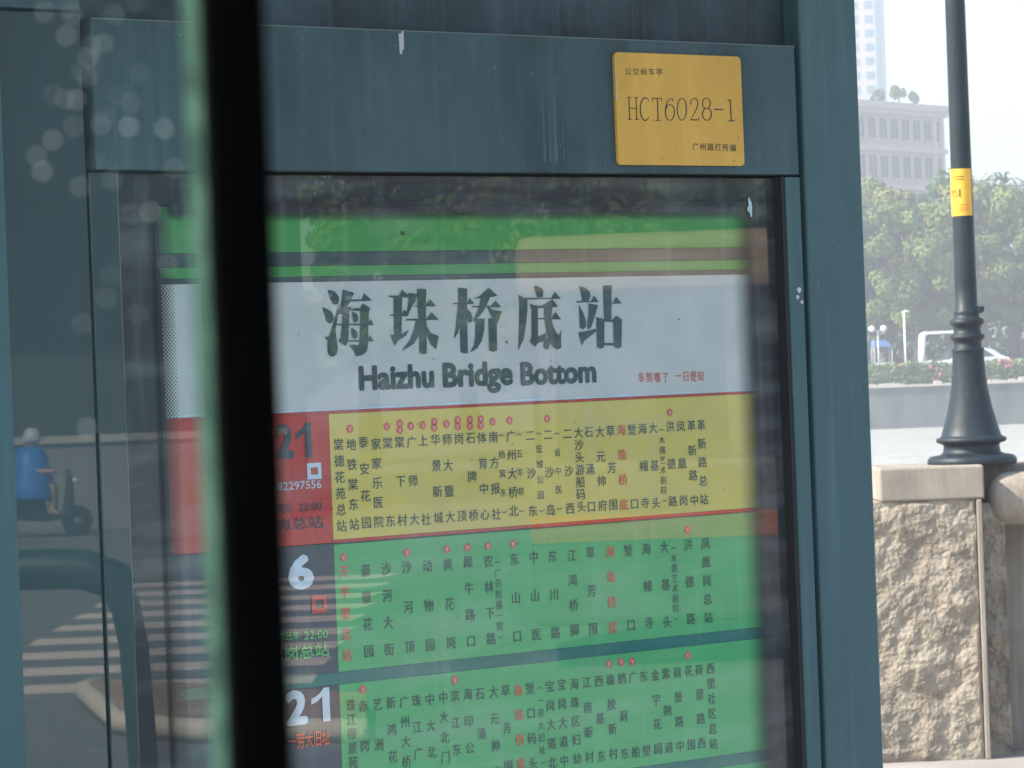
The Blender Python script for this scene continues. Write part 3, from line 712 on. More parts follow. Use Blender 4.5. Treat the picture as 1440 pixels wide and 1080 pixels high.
for q in ((wx0, wx1, wz1 - fr_, wz1), (wx0, wx1, wz0, wz0 + fr_), (wx0, wx0 + fr_, wz0 + fr_, wz1 - fr_), (wx1 - fr_, wx1, wz0 + fr_, wz1 - fr_)):
    win.box(q[0] + .001, q[1] - .001, by1 - .035, by1 + .015, q[2] + .001, q[3] - .001)
win = win.build('window', RUBBER, bus)
ye = -PB                                # outer pane; the inner pane runs 2 cm nearer to us
yi0, yi1 = ye - .020, ye - .0162
g0, g1 = S(262, 100, yi0)[0], S(279, 500, yi0)[0]
zE0, zE1 = wz0 + .031, wz1 - .031
xe = (S(262, 60, yi0)[0] + S(310, 1000, yi0)[0]) / 2
xe = S(297, 500, yi0)[0]
eg = MB(); eg.box(xe, xe + .0006, yi0, yi1, zE0, zE1); eg.build('glass_edge', GLASSEDGE, win)
xs0 = S(303, 500, ye - .009)[0]; xs1 = S(396, 500, ye - .009)[0]
sl_ = MB(); sl_.box(xs0, xs1, ye - .009, ye - .006, zE0, zE1); sl_.build('rubber_seal', RUBBER, win, .0012)
if USE_PANES:
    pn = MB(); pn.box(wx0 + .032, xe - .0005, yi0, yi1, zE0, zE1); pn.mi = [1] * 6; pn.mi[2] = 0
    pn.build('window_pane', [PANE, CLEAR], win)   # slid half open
# dried water spots on the outer pane
SPOT = bpy.data.materials.new('dried_water_spot'); SPOT.use_nodes = True
_t = SPOT.node_tree; _t.nodes.clear(); _o = _t.nodes.new('ShaderNodeOutputMaterial'); _a = _t.nodes.new('ShaderNodeAddShader')
_d = _t.nodes.new('ShaderNodeBsdfDiffuse'); _l = _t.nodes.new('ShaderNodeBsdfTranslucent'); _d.inputs[0].default_value = (.4, .42, .4, 1); _l.inputs[0].default_value = (.62, .70, .70, 1)
_t.links.new(_d.outputs[0], _a.inputs[0]); _t.links.new(_l.outputs[0], _a.inputs[1]); _t.links.new(_a.outputs[0], _o.inputs[0])
ws = MB(); rs = random.Random(11)
def spot(px, py, r_):
    x, z = S(px, py, yi0 - .0005); a = r_ / 8700
    ws.add([(x + a * 1.2 * math.cos(k * .8), yi0 - .0005, z + a * math.sin(k * .8)) for k in range(8)], [tuple(range(8))])
for px, py in ((60, 15), (70, 16), (98, 12), (102, 20), (131, 7), (155, 14), (160, 20), (190, 5), (233, 27), (117, 44), (91, 51), (127, 82), (128, 66), (148, 62), (168, 80), (113, 103), (123, 105), (195, 105), (110, 138), (92, 137), (78, 135),
               (163, 136), (186, 147), (148, 165), (232, 182), (180, 180), (183, 197), (142, 177), (105, 176), (74, 194), (53, 219), (61, 243), (136, 228), (245, 238), (160, 250), (188, 300), (215, 302), (210, 300), (110, 263), (256, 292), (158, 388), (195, 440), (116, 455), (151, 418), (122, 602), (238, 370)):
    for _ in range(rs.choice((1, 1, 2))): spot(px + rs.uniform(-3, 3), py + rs.uniform(-3, 3), rs.uniform(0.7, 2.5))
USE_PANES and kind(ws.build('water_spot', SPOT, win), 'stuff')


# ================================================================== STONE BALUSTRADE AND LAMP
YFR = 20.2                                   # front of the pier
def P(px, py, Y=YFR): return PY(px, py, Y)
pt = P(1316, 656).z; pcap = P(1316, 704).z
pxa, pxb = P(1237, 680).x, P(1384, 680).x
pier = thing('stone_pier', 'rough faced stone pier with smooth cap carrying the black lamp post', 'pier', ((pxa + pxb) / 2, YFR + .35, .15))
def loc(o_): return Vector(o_.location)
lp_ = loc(pier)
def shift(mb, v):
    mb.v = [(p[0] - v[0], p[1] - v[1], p[2] - v[2]) for p in mb.v]; return mb
shift(MB().box(pxa, pxb, YFR, YFR + .7, pcap + .002, pt), lp_).build('cap', STONE, pier, .012)
def rockface(x0, x1, z0, z1, Y, amp, nx, nz, depth, seed):
    """a split-stone block: front face pushed in and out by several sizes of noise"""
    m = MB(); vs = []; fs = []
    for j in range(nz + 1):
        for i in range(nx + 1):
            x = x0 + (x1 - x0) * i / nx; z = z0 + (z1 - z0) * j / nz
            e = min(1, min(i, nx - i) / 5, min(j, nz - j) / 5)
            p = Vector((x * 5 + seed, 0, z * 5)); n = noise.fractal(p, .85, 2.1, 6) + .7 * abs(noise.noise(p * 1.3 + Vector((9, 0, 0)))) - .25
            vs.append((x, Y - amp * n * e - .01 * e, z))
    k = nx + 1
    for j in range(nz):
        for i in range(nx): fs.append((j * k + i, j * k + i + 1, (j + 1) * k + i + 1, (j + 1) * k + i))
    m.add(vs, fs, False); m.box(x0, x1, Y + .03, Y + depth, z0, z1)
    for a, b in (((x0, z0), (x1, z0)), ((x1, z0), (x1, z1)), ((x1, z1), (x0, z1)), ((x0, z1), (x0, z0))):
        m.add([(a[0], Y, a[1]), (b[0], Y, b[1]), (b[0], Y + .031, b[1]), (a[0], Y + .031, a[1])], [(0, 1, 2, 3)])
    return m
zb_ = .151
shift(rockface(pxa - .09, P(1379, 900).x, zb_, pcap, YFR + .02, .024, 170, 300, .66, 1.7), lp_).build('shaft', ROUGH, pier)
shift(MB().box(P(1380.5, 900).x, P(1388, 900).x, YFR - .004, YFR + .68, zb_, pcap - .002), lp_).build('edge_margin', STONE, pier, .006)

bal = thing('stone_balustrade', 'stone balustrade with round handrail running right from the lamp pier', 'balustrade', (pxb + 2.0, YFR + .4, .15))
lb = loc(bal)
rz_ = P(1430, 703).z; rr0 = .147
ex = P(1394, 703).x
prof = []
ra = MB()
N_ = 9
pts_ = [(ex + rr0 * .75 * (1 - math.cos(R(90 * i / N_))), YFR + .22, rz_) for i in range(N_ + 1)] + [(ex + 5.5, YFR + .22, rz_)]
rads_ = [max(.004, rr0 * math.sin(R(90 * i / N_))) for i in range(N_ + 1)] + [rr0]
ra.tube(pts_, rads_, 32); shift(ra, lb).build('handrail', STONE, bal)
# the return block behind the rail end, level with the cap
shift(MB().box(pxb + .004, pxb + .50, YFR + .40, YFR + .72, pcap - .1, pt - .012), lb).build('coping', STONE, bal, .012)
shift(rockface(P(1389, 900).x, P(1424, 900).x, zb_, pcap - .03, YFR + .16, .06, 40, 180, .5, 8.3), lb).build('end_block', ROUGH, bal)
for k in range(12):
    bx_ = pxb + .62 + k * .36
    bp = [(.05, 0), (.10, .04), (.10, .10), (.055, .16), (.075, .30), (.105, .46), (.09, .62), (.05, .80), (.055, .90), (.095, .96), (.095, 1.0)]
    H_ = rz_ - rr0 * .9 - zb_ - .1
    MB().lathe([(r_, z_ * H_) for r_, z_ in bp], (bx_ - lb.x, YFR + .22 - lb.y, zb_ + .1 - lb.z), 20).build('baluster', STONE, bal)
shift(MB().box(pxb + .47, ex + 5.5, YFR + .06, YFR + .40, zb_, zb_ + .099), lb).build('base_course', STONE, bal, .01)
shift(MB().box(P(1424, 900).x + .002, ex + 5.5, YFR + .45, YFR + .60, zb_, rz_ - .05), lb).build('added_back_panel', STONE, bal)  # panel added to close the bright gap and darken it under the rail
# (left of the pier the balustrade goes on behind the shelter)
LY = YFR + .35
lc = P(1367, 648, LY); lamp = thing('street_lamp', 'black cast iron lamp post with flared base and yellow number band on the stone pier', 'street lamp', (lc.x, LY, pt))
K = LY / F
def hz(py): return P(1360, py, LY).z - pt
prof = []
for py, hw in ((654, 0), (653.9, 61), (651, 63), (645, 62), (641, 58), (639, 45), (636, 40.5), (627, 39), (624, 41), (622, 48), (619, 49.5), (616, 48.5), (614, 43.5), (612, 42), (600, 38.5), (588, 35), (575, 31.5), (560, 28.5), (545, 25.8), (525, 23.6), (508, 22.6), (497, 22), (494.5, 22.4), (493, 23.2),
               (490, 22.4), (489, 19.6), (482, 19.4), (479, 20.5), (477, 23.8), (474, 24.6), (471, 23.4), (469.5, 19.6), (462, 19.2), (459, 20.4), (457, 23.6), (453, 24.6), (449, 23.2), (447, 18.2), (442, 17.8), (440, 18.2), (437, 17.6), (435.5, 15.8), (400, 15.5), (300, 15.0), (150, 14.4), (0, 14.0), (-500, 13), (-500.1, 0)):
    prof.append((max(.0005, hw * K), hz(py) + .001))
pole_o = MB().lathe(prof, (0, 0, 0), 48).build('pole', POLE, lamp)
lug = MB(); lz = hz(436); lx_ = P(1378, 434, LY).x - lc.x
lug.box(12 * K, 24 * K, -.028, .02, lz - .012, lz + .018); lug.box(12 * K, 21 * K, -.05, -.029, lz - .02, lz + .01); lug.build('clamp', POLE, lamp, .003)
for k in range(4):
    a_ = R(45 + 90 * k); MB().lathe([(0.0005, .022), (.011, .022), (.011, 0)], (.225 * math.cos(a_), .225 * math.sin(a_), hz(646)), 6).build('bolt', POLE, lamp)
BANDY = material('band_yellow', (0.72, 0.40, 0.03), .45, .05, 20); BANDI = material('band_ink', (0.10, 0.07, 0.01), .6); BANDR = material('band_orange', (0.75, 0.22, 0.02), .5)
zt1, zt2 = hz(237.5), hz(303.5)
yb = MB(); rB = 15.2 * K
def cyl_patch(mb, a0, a1, z0, z1, r_, n=24):
    for i in range(n):
        t0, t1 = R(a0 + (a1 - a0) * i / n), R(a0 + (a1 - a0) * (i + 1) / n)
        mb.quad((r_ * math.cos(t0), r_ * math.sin(t0), z0), (r_ * math.cos(t1), r_ * math.sin(t1), z0), (r_ * math.cos(t1), r_ * math.sin(t1), z1), (r_ * math.cos(t0), r_ * math.sin(t0), z1))
cyl_patch(yb, 130, 322, zt2, zt1, rB + .0012)
yb.cur = 1
for s_, a0_, a1_, f0, f1 in (('P0', 196, 222, .40, .57), ('5', 226, 240, .40, .57), ('1', 246, 256, .40, .57)):
    v, f = glyph(s_); ax, bx_ = min(p[0] for p in v), max(p[0] for p in v)
    zlo, zhi = zt2 + (zt1 - zt2) * f0, zt2 + (zt1 - zt2) * f1
    yb.add([((rB + .0026) * math.cos(R(a0_ + (a1_ - a0_) * (p[0] - ax) / (bx_ - ax))), (rB + .0026) * math.sin(R(a0_ + (a1_ - a0_) * (p[0] - ax) / (bx_ - ax))), zlo + (zhi - zlo) * p[1] / .7) for p in v], f)
for f_ in (.82, .76): cyl_patch(yb, 205, 275, zt2 + (zt1 - zt2) * f_, zt2 + (zt1 - zt2) * (f_ + .022), rB + .0024, 12)
yb.cur = 2
for f_ in (.22, .15, .10): cyl_patch(yb, 200, 300, zt2 + (zt1 - zt2) * f_, zt2 + (zt1 - zt2) * (f_ + .022), rB + .0024, 12)
yb.build('number_band', [BANDY, BANDI, BANDR], lamp)
# lantern head above the picture
MB().lathe([(.05, 0), (.16, .03), (.16, .06), (.10, .09), (.24, .5), (.26, .52), (.02, .72), (.001, .8)], (0, 0, hz(-500)), 16).build('lantern', POLE, lamp)

# ================================================================== FAR BANK
LEAFS = []
for i, (c1_, c2_) in enumerate((((0.035, 0.085, 0.028), (0.17, 0.21, 0.05)), ((0.028, 0.070, 0.032), (0.10, 0.16, 0.06)), ((0.042, 0.085, 0.024), (0.25, 0.25, 0.06)))):
    LEAFS.append(material('leaves_%s' % 'abc'[i], c1_, .65, 0, .55, col2=c2_, spec=.2))
BARK = material('bark', (0.10, 0.075, 0.055), .9, .3, 3.0)
def foliage(rng, lobes, n, size, squash=.75, sun=True):
    m = MB()
    wts = [l[3] ** 2 for l in lobes]
    for _ in range(n):
        cx, cy, cz, r_ = rng.choices(lobes, wts)[0]
        d = Vector((rng.gauss(0, 1), rng.gauss(0, 1), rng.gauss(0, 1) * squash)).normalized() * r_ * (1 - abs(rng.gauss(0, .22)))
        c = Vector((cx, cy, cz)) + d
        nrm = (d.normalized() + Vector((rng.uniform(-1, 1), rng.uniform(-1, 1), rng.uniform(-.3, 1.0))) * .55).normalized()
        a = nrm.orthogonal().normalized(); b = nrm.cross(a); t = rng.uniform(0, 6.28); a, b = a * math.cos(t) + b * math.sin(t), b * math.cos(t) - a * math.sin(t)
        s_ = size * rng.uniform(.6, 1.4); k = rng.uniform(.45, .7)
        m.add([c - a * s_, c - b * s_ * k + nrm * s_ * .12, c + a * s_, c + b * s_ * k + nrm * s_ * .12], [(0, 1, 2, 3)])
    return m
def tree(x, y, h, wd, leaf, label, seed, base=.7, group='trees on the far bank'):
    rng = random.Random(seed); t = thing('broadleaf_tree', label, 'tree', (x, y, base), 0, group)
    lobes = []; ends = []
    nl = 62
    for i in range(nl):
        a = rng.uniform(0, 6.28); rr = wd / 2 * math.sqrt(rng.uniform(.02, 1)) * .82; f = rng.uniform(.26, .90)
        env = math.sin(math.pi * min(1, max(.08, (f - .1) / .95))) ** .55
        lobes.append((rr * env * math.cos(a), rr * env * math.sin(a), h * f, wd * rng.uniform(.06, .125)))
    foliage(rng, lobes, int(11000 * (wd / 8) ** 1.3), .15).build('crown', leaf, t)
    tr = MB(); tr.tube([(0, 0, -.1), (.1, 0, h * .18), (.05, .1, h * .36), (.2, 0, h * .55)], [.34, .26, .22, .14], 10)
    for l in lobes[:9]:
        tr.tube([(.08, .05, h * rng.uniform(.24, .4)), (l[0] * .5, l[1] * .5, (h * .3 + l[2]) / 2), (l[0], l[1], l[2])], [.14, .09, .04], 6)
    tr.build('trunk', BARK, t)
    return t
def far(px, py, Y): return PY(px, py, Y)
for k, (px, py, Y, wd, li, lab) in enumerate((
    (1196, 236, 246, 9.0, 0, 'bushy green tree close beside the shelter post, before the pink building'),
    (1240, 246, 240, 7.0, 2, 'sunlit yellow green tree right below the pink building'),
    (1282, 262, 234, 7.5, 0, 'low round tree below the right end of the pink building'),
    (1325, 216, 243, 8.5, 1, 'tall tree just left of the lamp post across the river'),
    (1372, 232, 238, 8.0, 2, 'tree behind the lamp post with yellow green crown'),
    (1418, 232, 246, 8.0, 1, 'darker tree right of the lamp post across the river'),
    (1462, 246, 236, 8.5, 0, 'tree at the far right edge across the river'),
    (1150, 240, 238, 9.0, 1, 'tree hidden mostly behind the shelter post'))):
    p = far(px, py, Y); tree(p.x, Y, p.z - .7, wd, LEAFS[li], lab, 20 + k)
wm = MB(); rng = random.Random(31)
for _ in range(15000):
    x = rng.uniform(6, 44); f = rng.random(); top = 9.2 + 1.1 * noise.noise(Vector((x * .25, 3, 0))) + .7 * noise.noise(Vector((x * .8, 9, 0)))
    c = Vector((x, 258 + rng.uniform(-2.5, 2.5), .2 + top * f)); n_ = Vector((rng.uniform(-1, 1), rng.uniform(-1.3, .5), rng.uniform(-.2, 1.2))).normalized()
    a = n_.orthogonal().normalized(); b = n_.cross(a); s_ = rng.uniform(.18, .36)
    wm.add([c - a * s_, c - b * s_ * .6, c + a * s_, c + b * s_ * .6], [(0, 1, 2, 3)])
wd_ = tag(wm.build('shade_foliage', LEAFS[1]), 'dense dark leaf belt added behind the far trees for the shade under them', 'shade_foliage'); kind(wd_, 'stuff')  # leaf mass added to give the dark shade behind the hedge
# a spiky palm top right of the lamp
pp = far(1411, 238, 252); palm = thing('palm_tree', 'spiky palm top rising over the trees right of the lamp post', 'tree', (pp.x, 252, .7))
MB().tube([(0, 0, -.1), (.1, 0, 5), (0, 0, pp.z - 1.6)], [.2, .15, .12], 8).build('trunk', BARK, palm)
fr = MB()
for k in range(15):
    a = k * 2.4; e = .9 + .6 * ((k * 7) % 5) / 5
    q = [Vector((math.cos(a) * t * 1.5, math.sin(a) * t * 1.5, pp.z - 1.7 + e * t * 1.6 - 1.5 * t * t)) for t in (0, .3, .6, .9, 1.1)]
    side = Vector((-math.sin(a), math.cos(a), 0))
    for i in range(4): fr.add([q[i] - side * .10, q[i] + side * .10, q[i + 1] + side * .08, q[i + 1] - side * .08], [(0, 1, 2, 3)])
fr.build('fronds', LEAFS[1], palm)

fr_b = MB().box(-300, 500, 224.5, 231.5, .003, .7)
kind(fr_b.build('far_road', ASPHALT), 'structure')
HEDGE = material('hedge_leaves', (0.05, 0.10, 0.03), .7, 0, 1.2, col2=(0.15, 0.20, 0.06))
PINK = material('pink_blossom', (0.70, 0.20, 0.30), .7)
hd = MB(); rng = random.Random(5)
for _ in range(15000):
    x = rng.uniform(8, 36); f = rng.random(); top = 1.55 + .18 * noise.noise(Vector((x * .9, 0, 0))) + .1 * noise.noise(Vector((x * 3, 4, 0)))
    c = Vector((x, 221.6 + rng.uniform(-.55, .55), .05 + (top - .05) * f ** .7)); n_ = Vector((rng.uniform(-1, 1), rng.uniform(-1.4, .6), rng.uniform(-.3, 1.3))).normalized()
    a = n_.orthogonal().normalized(); b = n_.cross(a); s_ = rng.uniform(.07, .16)
    hd.cur = 1 if (noise.noise(Vector((x * .8, 7, f * 2))) > .28 and rng.random() < .34) else 0
    hd.add([c - a * s_, c - b * s_ * .6, c + a * s_, c + b * s_ * .6], [(0, 1, 2, 3)])
tag(hd.build('flowering_hedge', [HEDGE, PINK]), 'clipped green hedge with pink blossom along the top of the far embankment', 'hedge')

# vehicles on the far road
WHITE = material('white_car_paint', (0.78, 0.79, 0.80), .3, coat=.6); DGLASS = material('dark_car_glass', (0.02, 0.03, 0.035), .08); TYRE = material('tyre', (.02, .02, .02), .8)
REDL = material('red_lamp', (0.65, 0.03, 0.06), .3); RIM = material('wheel_rim', (.4, .4, .42), .35, metal=.8)
def vehicle(name, label, cat, x, Y, L, H, Wd, prof, glassp, wheels, base=.7, group=None, paint=None):
    """side profile prism (x along travel, z up) with windows, wheels and lamps"""
    t = thing(name, label, cat, (x, Y, base), 0, group)
    o = MB().prism([(p[0] * L, p[1] * H) for p in prof], -Wd / 2, Wd / 2).build('body', paint or WHITE, t, .06)
    for gp in glassp:
        for s_ in (-1, 1):
            y0 = s_ * (Wd / 2 + .004); q = [(p[0] * L, p[1] * H) for p in gp]
            MB().prism(q if s_ < 0 else q[::-1], min(y0, y0 - s_ * .02), max(y0, y0 - s_ * .02)).build('window', DGLASS, t)
    for wx in wheels:
        for s_ in (-1, 1):
            r_ = .31; wm = MB().lathe([(.02, -.1), (r_ * .9, -.1), (r_, -.06), (r_, .06), (r_ * .9, .1), (.02, .1)], seg=20)
            w_ = wm.build('wheel', TYRE, t); w_.location = (wx * L, s_ * (Wd / 2 - .09), r_); w_.rotation_euler = (R(90), 0, 0)
            MB().lathe([(.001, -.104), (.17, -.104), (.17, .104), (.001, .104)], seg=12).build('rim', RIM, w_)
    MB().box(.985 * L, 1.006 * L, -Wd * .42, -Wd * .25, .42 * H, .52 * H).build('tail_lamp', REDL, t)
    MB().box(.985 * L, 1.006 * L, Wd * .25, Wd * .42, .42 * H, .52 * H).build('tail_lamp', REDL, t)
    return t
CARP = [(0, .2), (0, .45), (.04, .52), (.27, .6), (.40, .97), (.50, 1), (.72, .98), (.90, .66), (.99, .6), (1, .25), (.97, .15), (.03, .15)]
CARG = [[(.31, .62), (.42, .92), (.53, .94), (.53, .62)], [(.55, .62), (.55, .94), (.70, .92), (.84, .66)]]
VANP = [(0, .14), (0, .5), (.012, .93), (.03, 1), (.98, 1), (1, .96), (1, .16), (.97, .12), (.03, .12)]
VANG = [[(.055, .16), (.06, .90), (.33, .90), (.33, .16)], [(.35, .53), (.35, .88), (.62, .88), (.62, .53)], [(.65, .53), (.65, .88), (.93, .88), (.93, .53)]]
q = far(1292, 467, 229); ct = thing('sightseeing_cart', 'open white sightseeing cart with dark seats parked just left of the lamp base', 'cart', (q.x, 229, .7)); HR = q.z - .7
MB().prism([(0, .28), (.02, .75), (.35, .95), (.7, .95), (.75, .5), (3.1, .5), (3.15, .28)], -.7, .7).build('body', WHITE, ct, .04)
for sy in (-.66, .66):
    MB().tube([(.10, sy, .8), (.14, sy, HR * .6), (.22, sy, HR - .2), (.42, sy, HR - .08)], .14, 10).build('front_post', WHITE, ct)
    MB().tube([(3.0, sy, .5), (3.0, sy, HR - .08)], .06, 8).build('rear_post', WHITE, ct)
MB().prism([(.30, HR - .16), (.36, HR - .02), (.9, HR), (3.1, HR), (3.25, HR - .1), (3.2, HR - .15)], -.75, .75).build('roof', WHITE, ct, .03)
for sx in (1.2, 2.2): MB().prism([(sx, .51), (sx, .85), (sx + .45, .85), (sx + .6, 1.6), (sx + .72, 1.6), (sx + .62, .51)], -.6, .6).build('seat', DGLASS, ct, .03)
MB().box(.26, .29, -.55, .55, .97, HR - .3).build('windscreen', DGLASS, ct)
for wx in (.5, 2.6):
    for sy in (-.6, .6):
        w_ = MB().lathe([(.02, -.08), (.24, -.08), (.28, 0), (.24, .08), (.02, .08)], seg=18).build('wheel', TYRE, ct); w_.location = (wx, sy, .28); w_.rotation_euler = (R(90), 0, 0)
q = far(1311, 488, 226.4); vehicle('parked_car', 'white car half hidden by the lamp base', 'car', q.x, 226.4, 4.4, 1.62, 1.75, CARP, CARG, (.19, .8), group='white cars behind the far hedge')
q = far(1372, 492, 227.2); vehicle('parked_car', 'white car just right of the lamp base', 'car', q.x - 2.0, 229.3, 4.3, 1.55, 1.75, CARP, CARG, (.19, .8), group='white cars behind the far hedge')
q = far(1421, 494, 227.2); vehicle('parked_car', 'white car at the right edge of the view', 'car', q.x, 227.0, 4.4, 1.5, 1.75, CARP, CARG, (.19, .8), group='white cars behind the far hedge')
# twin-globe lamp, pole, awning
GLOBE = material('white_globe', (.85, .85, .84), .3); GREYP = material('grey_pole_paint', (.45, .47, .48), .5)
q = far(1234.5, 470, 223.6); gp = thing('globe_lamp', 'thin lamp post with two white globes on the far bank', 'street lamp', (q.x, 223.6, 0))
MB().tube([(0, 0, 0), (0, 0, q.z + .2)], .05, 8).build('pole', GREYP, gp)
MB().tube([(-.36, 0, q.z + .12), (0, 0, q.z + .2), (.36, 0, q.z + .12)], .03, 8).build('arm', GREYP, gp)
for s_ in (-1, 1):
    MB().lathe([(.001, -.2), (.1, -.17), (.19, -.06), (.2, .02), (.15, .14), (.001, .2)], (s_ * .36, 0, q.z + .33), 20).build('globe', GLOBE, gp)
q = far(1271, 438, 223.4); MBp = MB().tube([(q.x, 223.4, 0), (q.x, 223.4, q.z)], .055, 8); MBp.tube([(q.x, 223.4, q.z), (q.x + .35, 223.4, q.z + .02)], .04, 8)
tag(MBp.build('white_pole', GLOBE), 'slim white pole on the far bank between globes and minibus', 'pole')
AWN = material('blue_awning', (0.10, 0.20, 0.50), .7, .1, 2); q0, q1 = far(1226, 478, 233), far(1253, 487, 233)
aw = thing('market_stall', 'stall with a blue awning beneath the trees beside the shelter post', 'stall', ((q0.x + q1.x) / 2, 233, .7)); hw = (q1.x - q0.x) / 2
MB().prism([(-hw, q1.z - .7), (-hw * .9, q0.z - .75), (hw * .3, q0.z - .75), (hw, q1.z - .7)], -1.0, .9).build('awning', AWN, aw)
MB().box(-hw * .9, hw * .9, -.6, .5, 0, .9).build('counter', WHITE, aw)
for sx in (-.93, .93):
    for sy in (-.9, .8): MB().tube([(hw * sx, sy, 0), (hw * sx, sy, q1.z - .7)], .035, 6).build('post', GREYP, aw)

# pink building with cornice and tower behind
PINKW = material('pinkish_render', (0.44, 0.32, 0.26), .8, .08, .25); CORN = material('pale_cornice', (0.52, 0.41, 0.34), .8, .05, .4); BGLASS = material('building_glass', (0.008, 0.016, 0.035), .6, spec=.1)
YB_ = 380.0
c0_ = far(1325, 150, YB_ + 14); yaw = R(56)
bd_ = thing('office_building', 'pinkish stone office building with heavy cornice and tall windows over the trees', 'building', (c0_.x, YB_ + 14, 0), yaw)
# local x runs back along the visible front (towards us on the left), front faces local -y
Hh = c0_.z; LB = 30.0
def blx(t): return -t
bw = MB(); fl = 3.35
bw.box(-LB, 0, 0.0, 14, 0, Hh - 1.2); bw.build('wall', PINKW, bd_)
MB().box(-LB - .7, .7, -.8, 14.7, Hh - .75, Hh).build('cornice', CORN, bd_, .05)
MB().box(-LB - .4, .4, -.45, 14.4, Hh - 1.199, Hh - .752).build('frieze', CORN, bd_)
MB().box(-LB - .3, .3, -.35, 14.3, Hh - 5.05, Hh - 4.55).build('string_course', CORN, bd_)
MB().box(-LB - .3, .3, -.3, 14.3, Hh - 9.0, Hh - 8.5).build('string_course', CORN, bd_)
for fi, (zt_, zb2) in enumerate(((Hh - 1.65, Hh - 3.75), (Hh - 5.5, Hh - 7.8), (Hh - 9.4, Hh - 11.7))):
    for k in range(11):
        xa = -2.9 - k * 2.45
        wo = MB(); wo.box(xa - 1.55, xa, -.055, -.003, zb2, zt_); wo.cur = 1
        for xx in (xa - 1.63, xa - .825, xa - .0): wo.box(xx, xx + .08, -.085, -.056, zb2 - .05, zt_ + .05)
        wo.box(xa - 1.7, xa + .16, -.18, -.003, zb2 - .2, zb2 - .06)
        wo.build('window', [BGLASS, CORN], bd_)
    wo = MB(); wo.box(-1.55, -1.0, -.055, -.003, zb2, zt_); wo.build('window', BGLASS, bd_)
for xx in (-.5, -2.3): MB().box(xx - .3, xx + .3, -.25, -.002, 0, Hh - 1.2).build('pilaster', CORN, bd_)
rng = random.Random(77)
for px, py, r_, lab in ((1263, 112, 1.0, 'small ragged tree growing on the roof of the pink building'), (1284, 130, .8, 'round shrub on the roof of the pink building'), (1232, 127, 1.1, 'roof shrub in front of the pale tower')):
    q = far(px, py, YB_ + 9); t = thing('roof_shrub', lab, 'shrub', (q.x, YB_ + 9, Hh), 0)
    zt_ = max(1.2, q.z - Hh)
    foliage(rng, [(rng.uniform(-.5, .5) * r_, rng.uniform(-.5, .5), zt_ * rng.uniform(.35, .85), r_ * rng.uniform(.35, .6)) for _ in range(7)], 420, .2).build('crown', LEAFS[1], t)
    MB().tube([(0, 0, 0), (.05, 0, zt_ * .7)], [.1, .05], 6).build('stem', BARK, t)
TW = material('tower_tiles', (0.50, 0.44, 0.48), .6, .05, .3); TGL = material('tower_glass', (0.05, 0.16, 0.22), .3)
q = far(1242, 130, 620); tw = thing('tower_block', 'pale high rise with rows of blue windows behind the pink building', 'building', (q.x, 620, 0), R(-8))
MB().box(-22, 0, 0, 18, 0, 92).build('wall', TW, tw)
MB().box(-22.3, .3, -.3, 18.3, 92.01, 93.2).build('parapet', TW, tw)
MB().box(-.9, .15, -.4, 1.0, 0, 91.9).build('corner_pier', TGL, tw)
for f_ in range(27):
    for k in range(4):
        xa = -1.3 - k * 2.45
        MB().box(xa - 1.35, xa, -.08, -.003, 92 - f_ * 2.35 - 2.0, 92 - f_ * 2.35 - .75).build('window', TGL, tw)

# ================================================================== WHAT THE GLASS MIRRORS (across the road, outside the direct view)
ang = math.atan2(sd.y, sd.x)
DARKWALL = material('sooty_abutment_concrete', (0.045, 0.055, 0.060), .9, .4, .25); PARA = material('parapet_concrete', (0.22, 0.21, 0.215), .85, .15, .8, bump=.02, bscale=6)
q = RF(300, 540, dist=64.0); ab = thing('bridge_abutment', 'dark concrete road bridge with a deck added to shade its wall, across the road', 'bridge', (q.x, q.y, 0), ang)
MB().box(-16, 1.6, -.2, 1.5, 0, 10).build('wall', DARKWALL, ab)
MB().box(-18, 2.6, -10, 9, 10.01, 11.4).build('deck', DARKWALL, ab)  # deck added overhead to keep the wall dark in the mirrored view
for sx in (-13, -6.5, .4): MB().box(sx - .4, sx + .4, 1.503, 2.0, 0, 10).build('buttress', DARKWALL, ab)
q = RF(300, 540, dist=60.4); pw = thing('parapet_wall', 'low grey parapet wall with a pale coping in front of the dark bridge', 'wall', (q.x, q.y, 0), ang)
hp_z = RF(120, 612, dist=60.4).z
MB().box(-16, 1.2, -.12, .12, 0, hp_z - .12).build('wall', PARA, pw)
cp = MB().box(-16, 1.2, -.2, .2, hp_z - .118, hp_z); cp.build('coping', KERB, pw)
for k, (px, d_, h_, w_) in enumerate(((520, 92, 9.5, 7.0), (660, 120, 11, 9), (840, 85, 8.0, 8), (1010, 70, 9.5, 7), (1090, 100, 12, 9))):
    q = RF(px, 560, dist=d_)
    tree(q.x, q.y, h_, w_, LEAFS[k % 3], ('roadside tree across the road behind us, mirrored only in the glass', 'taller roadside tree across the road behind us', 'wide roadside tree across the road behind the coach', 'nearest roadside tree across the road by the coach', 'tallest roadside tree far across the road')[k], 60 + k, 0, 'trees across the road')
isl = MB(); ip = [RF(*p) for p in ((118, 988), (168, 1034), (282, 1046), (520, 1046), (520, 1000), (150, 978))]
isl.add([(p.x, p.y, .13) for p in ip] + [(p.x, p.y, 0.0) for p in ip], [tuple(range(6))] + [(i, i + 6, (i + 1) % 6 + 6, (i + 1) % 6) for i in range(6)])
kind(isl.build('traffic_island', material('tan_paving', (0.46, 0.27, 0.17), .8, .25, 2.5)), 'structure')
ke = MB(); ke.tube([(p.x, p.y, .09) for p in (ip[5], ip[0], ip[0].lerp(ip[1], .5), ip[1], ip[1].lerp(ip[2], .5), ip[2], ip[3])], .075, 8)
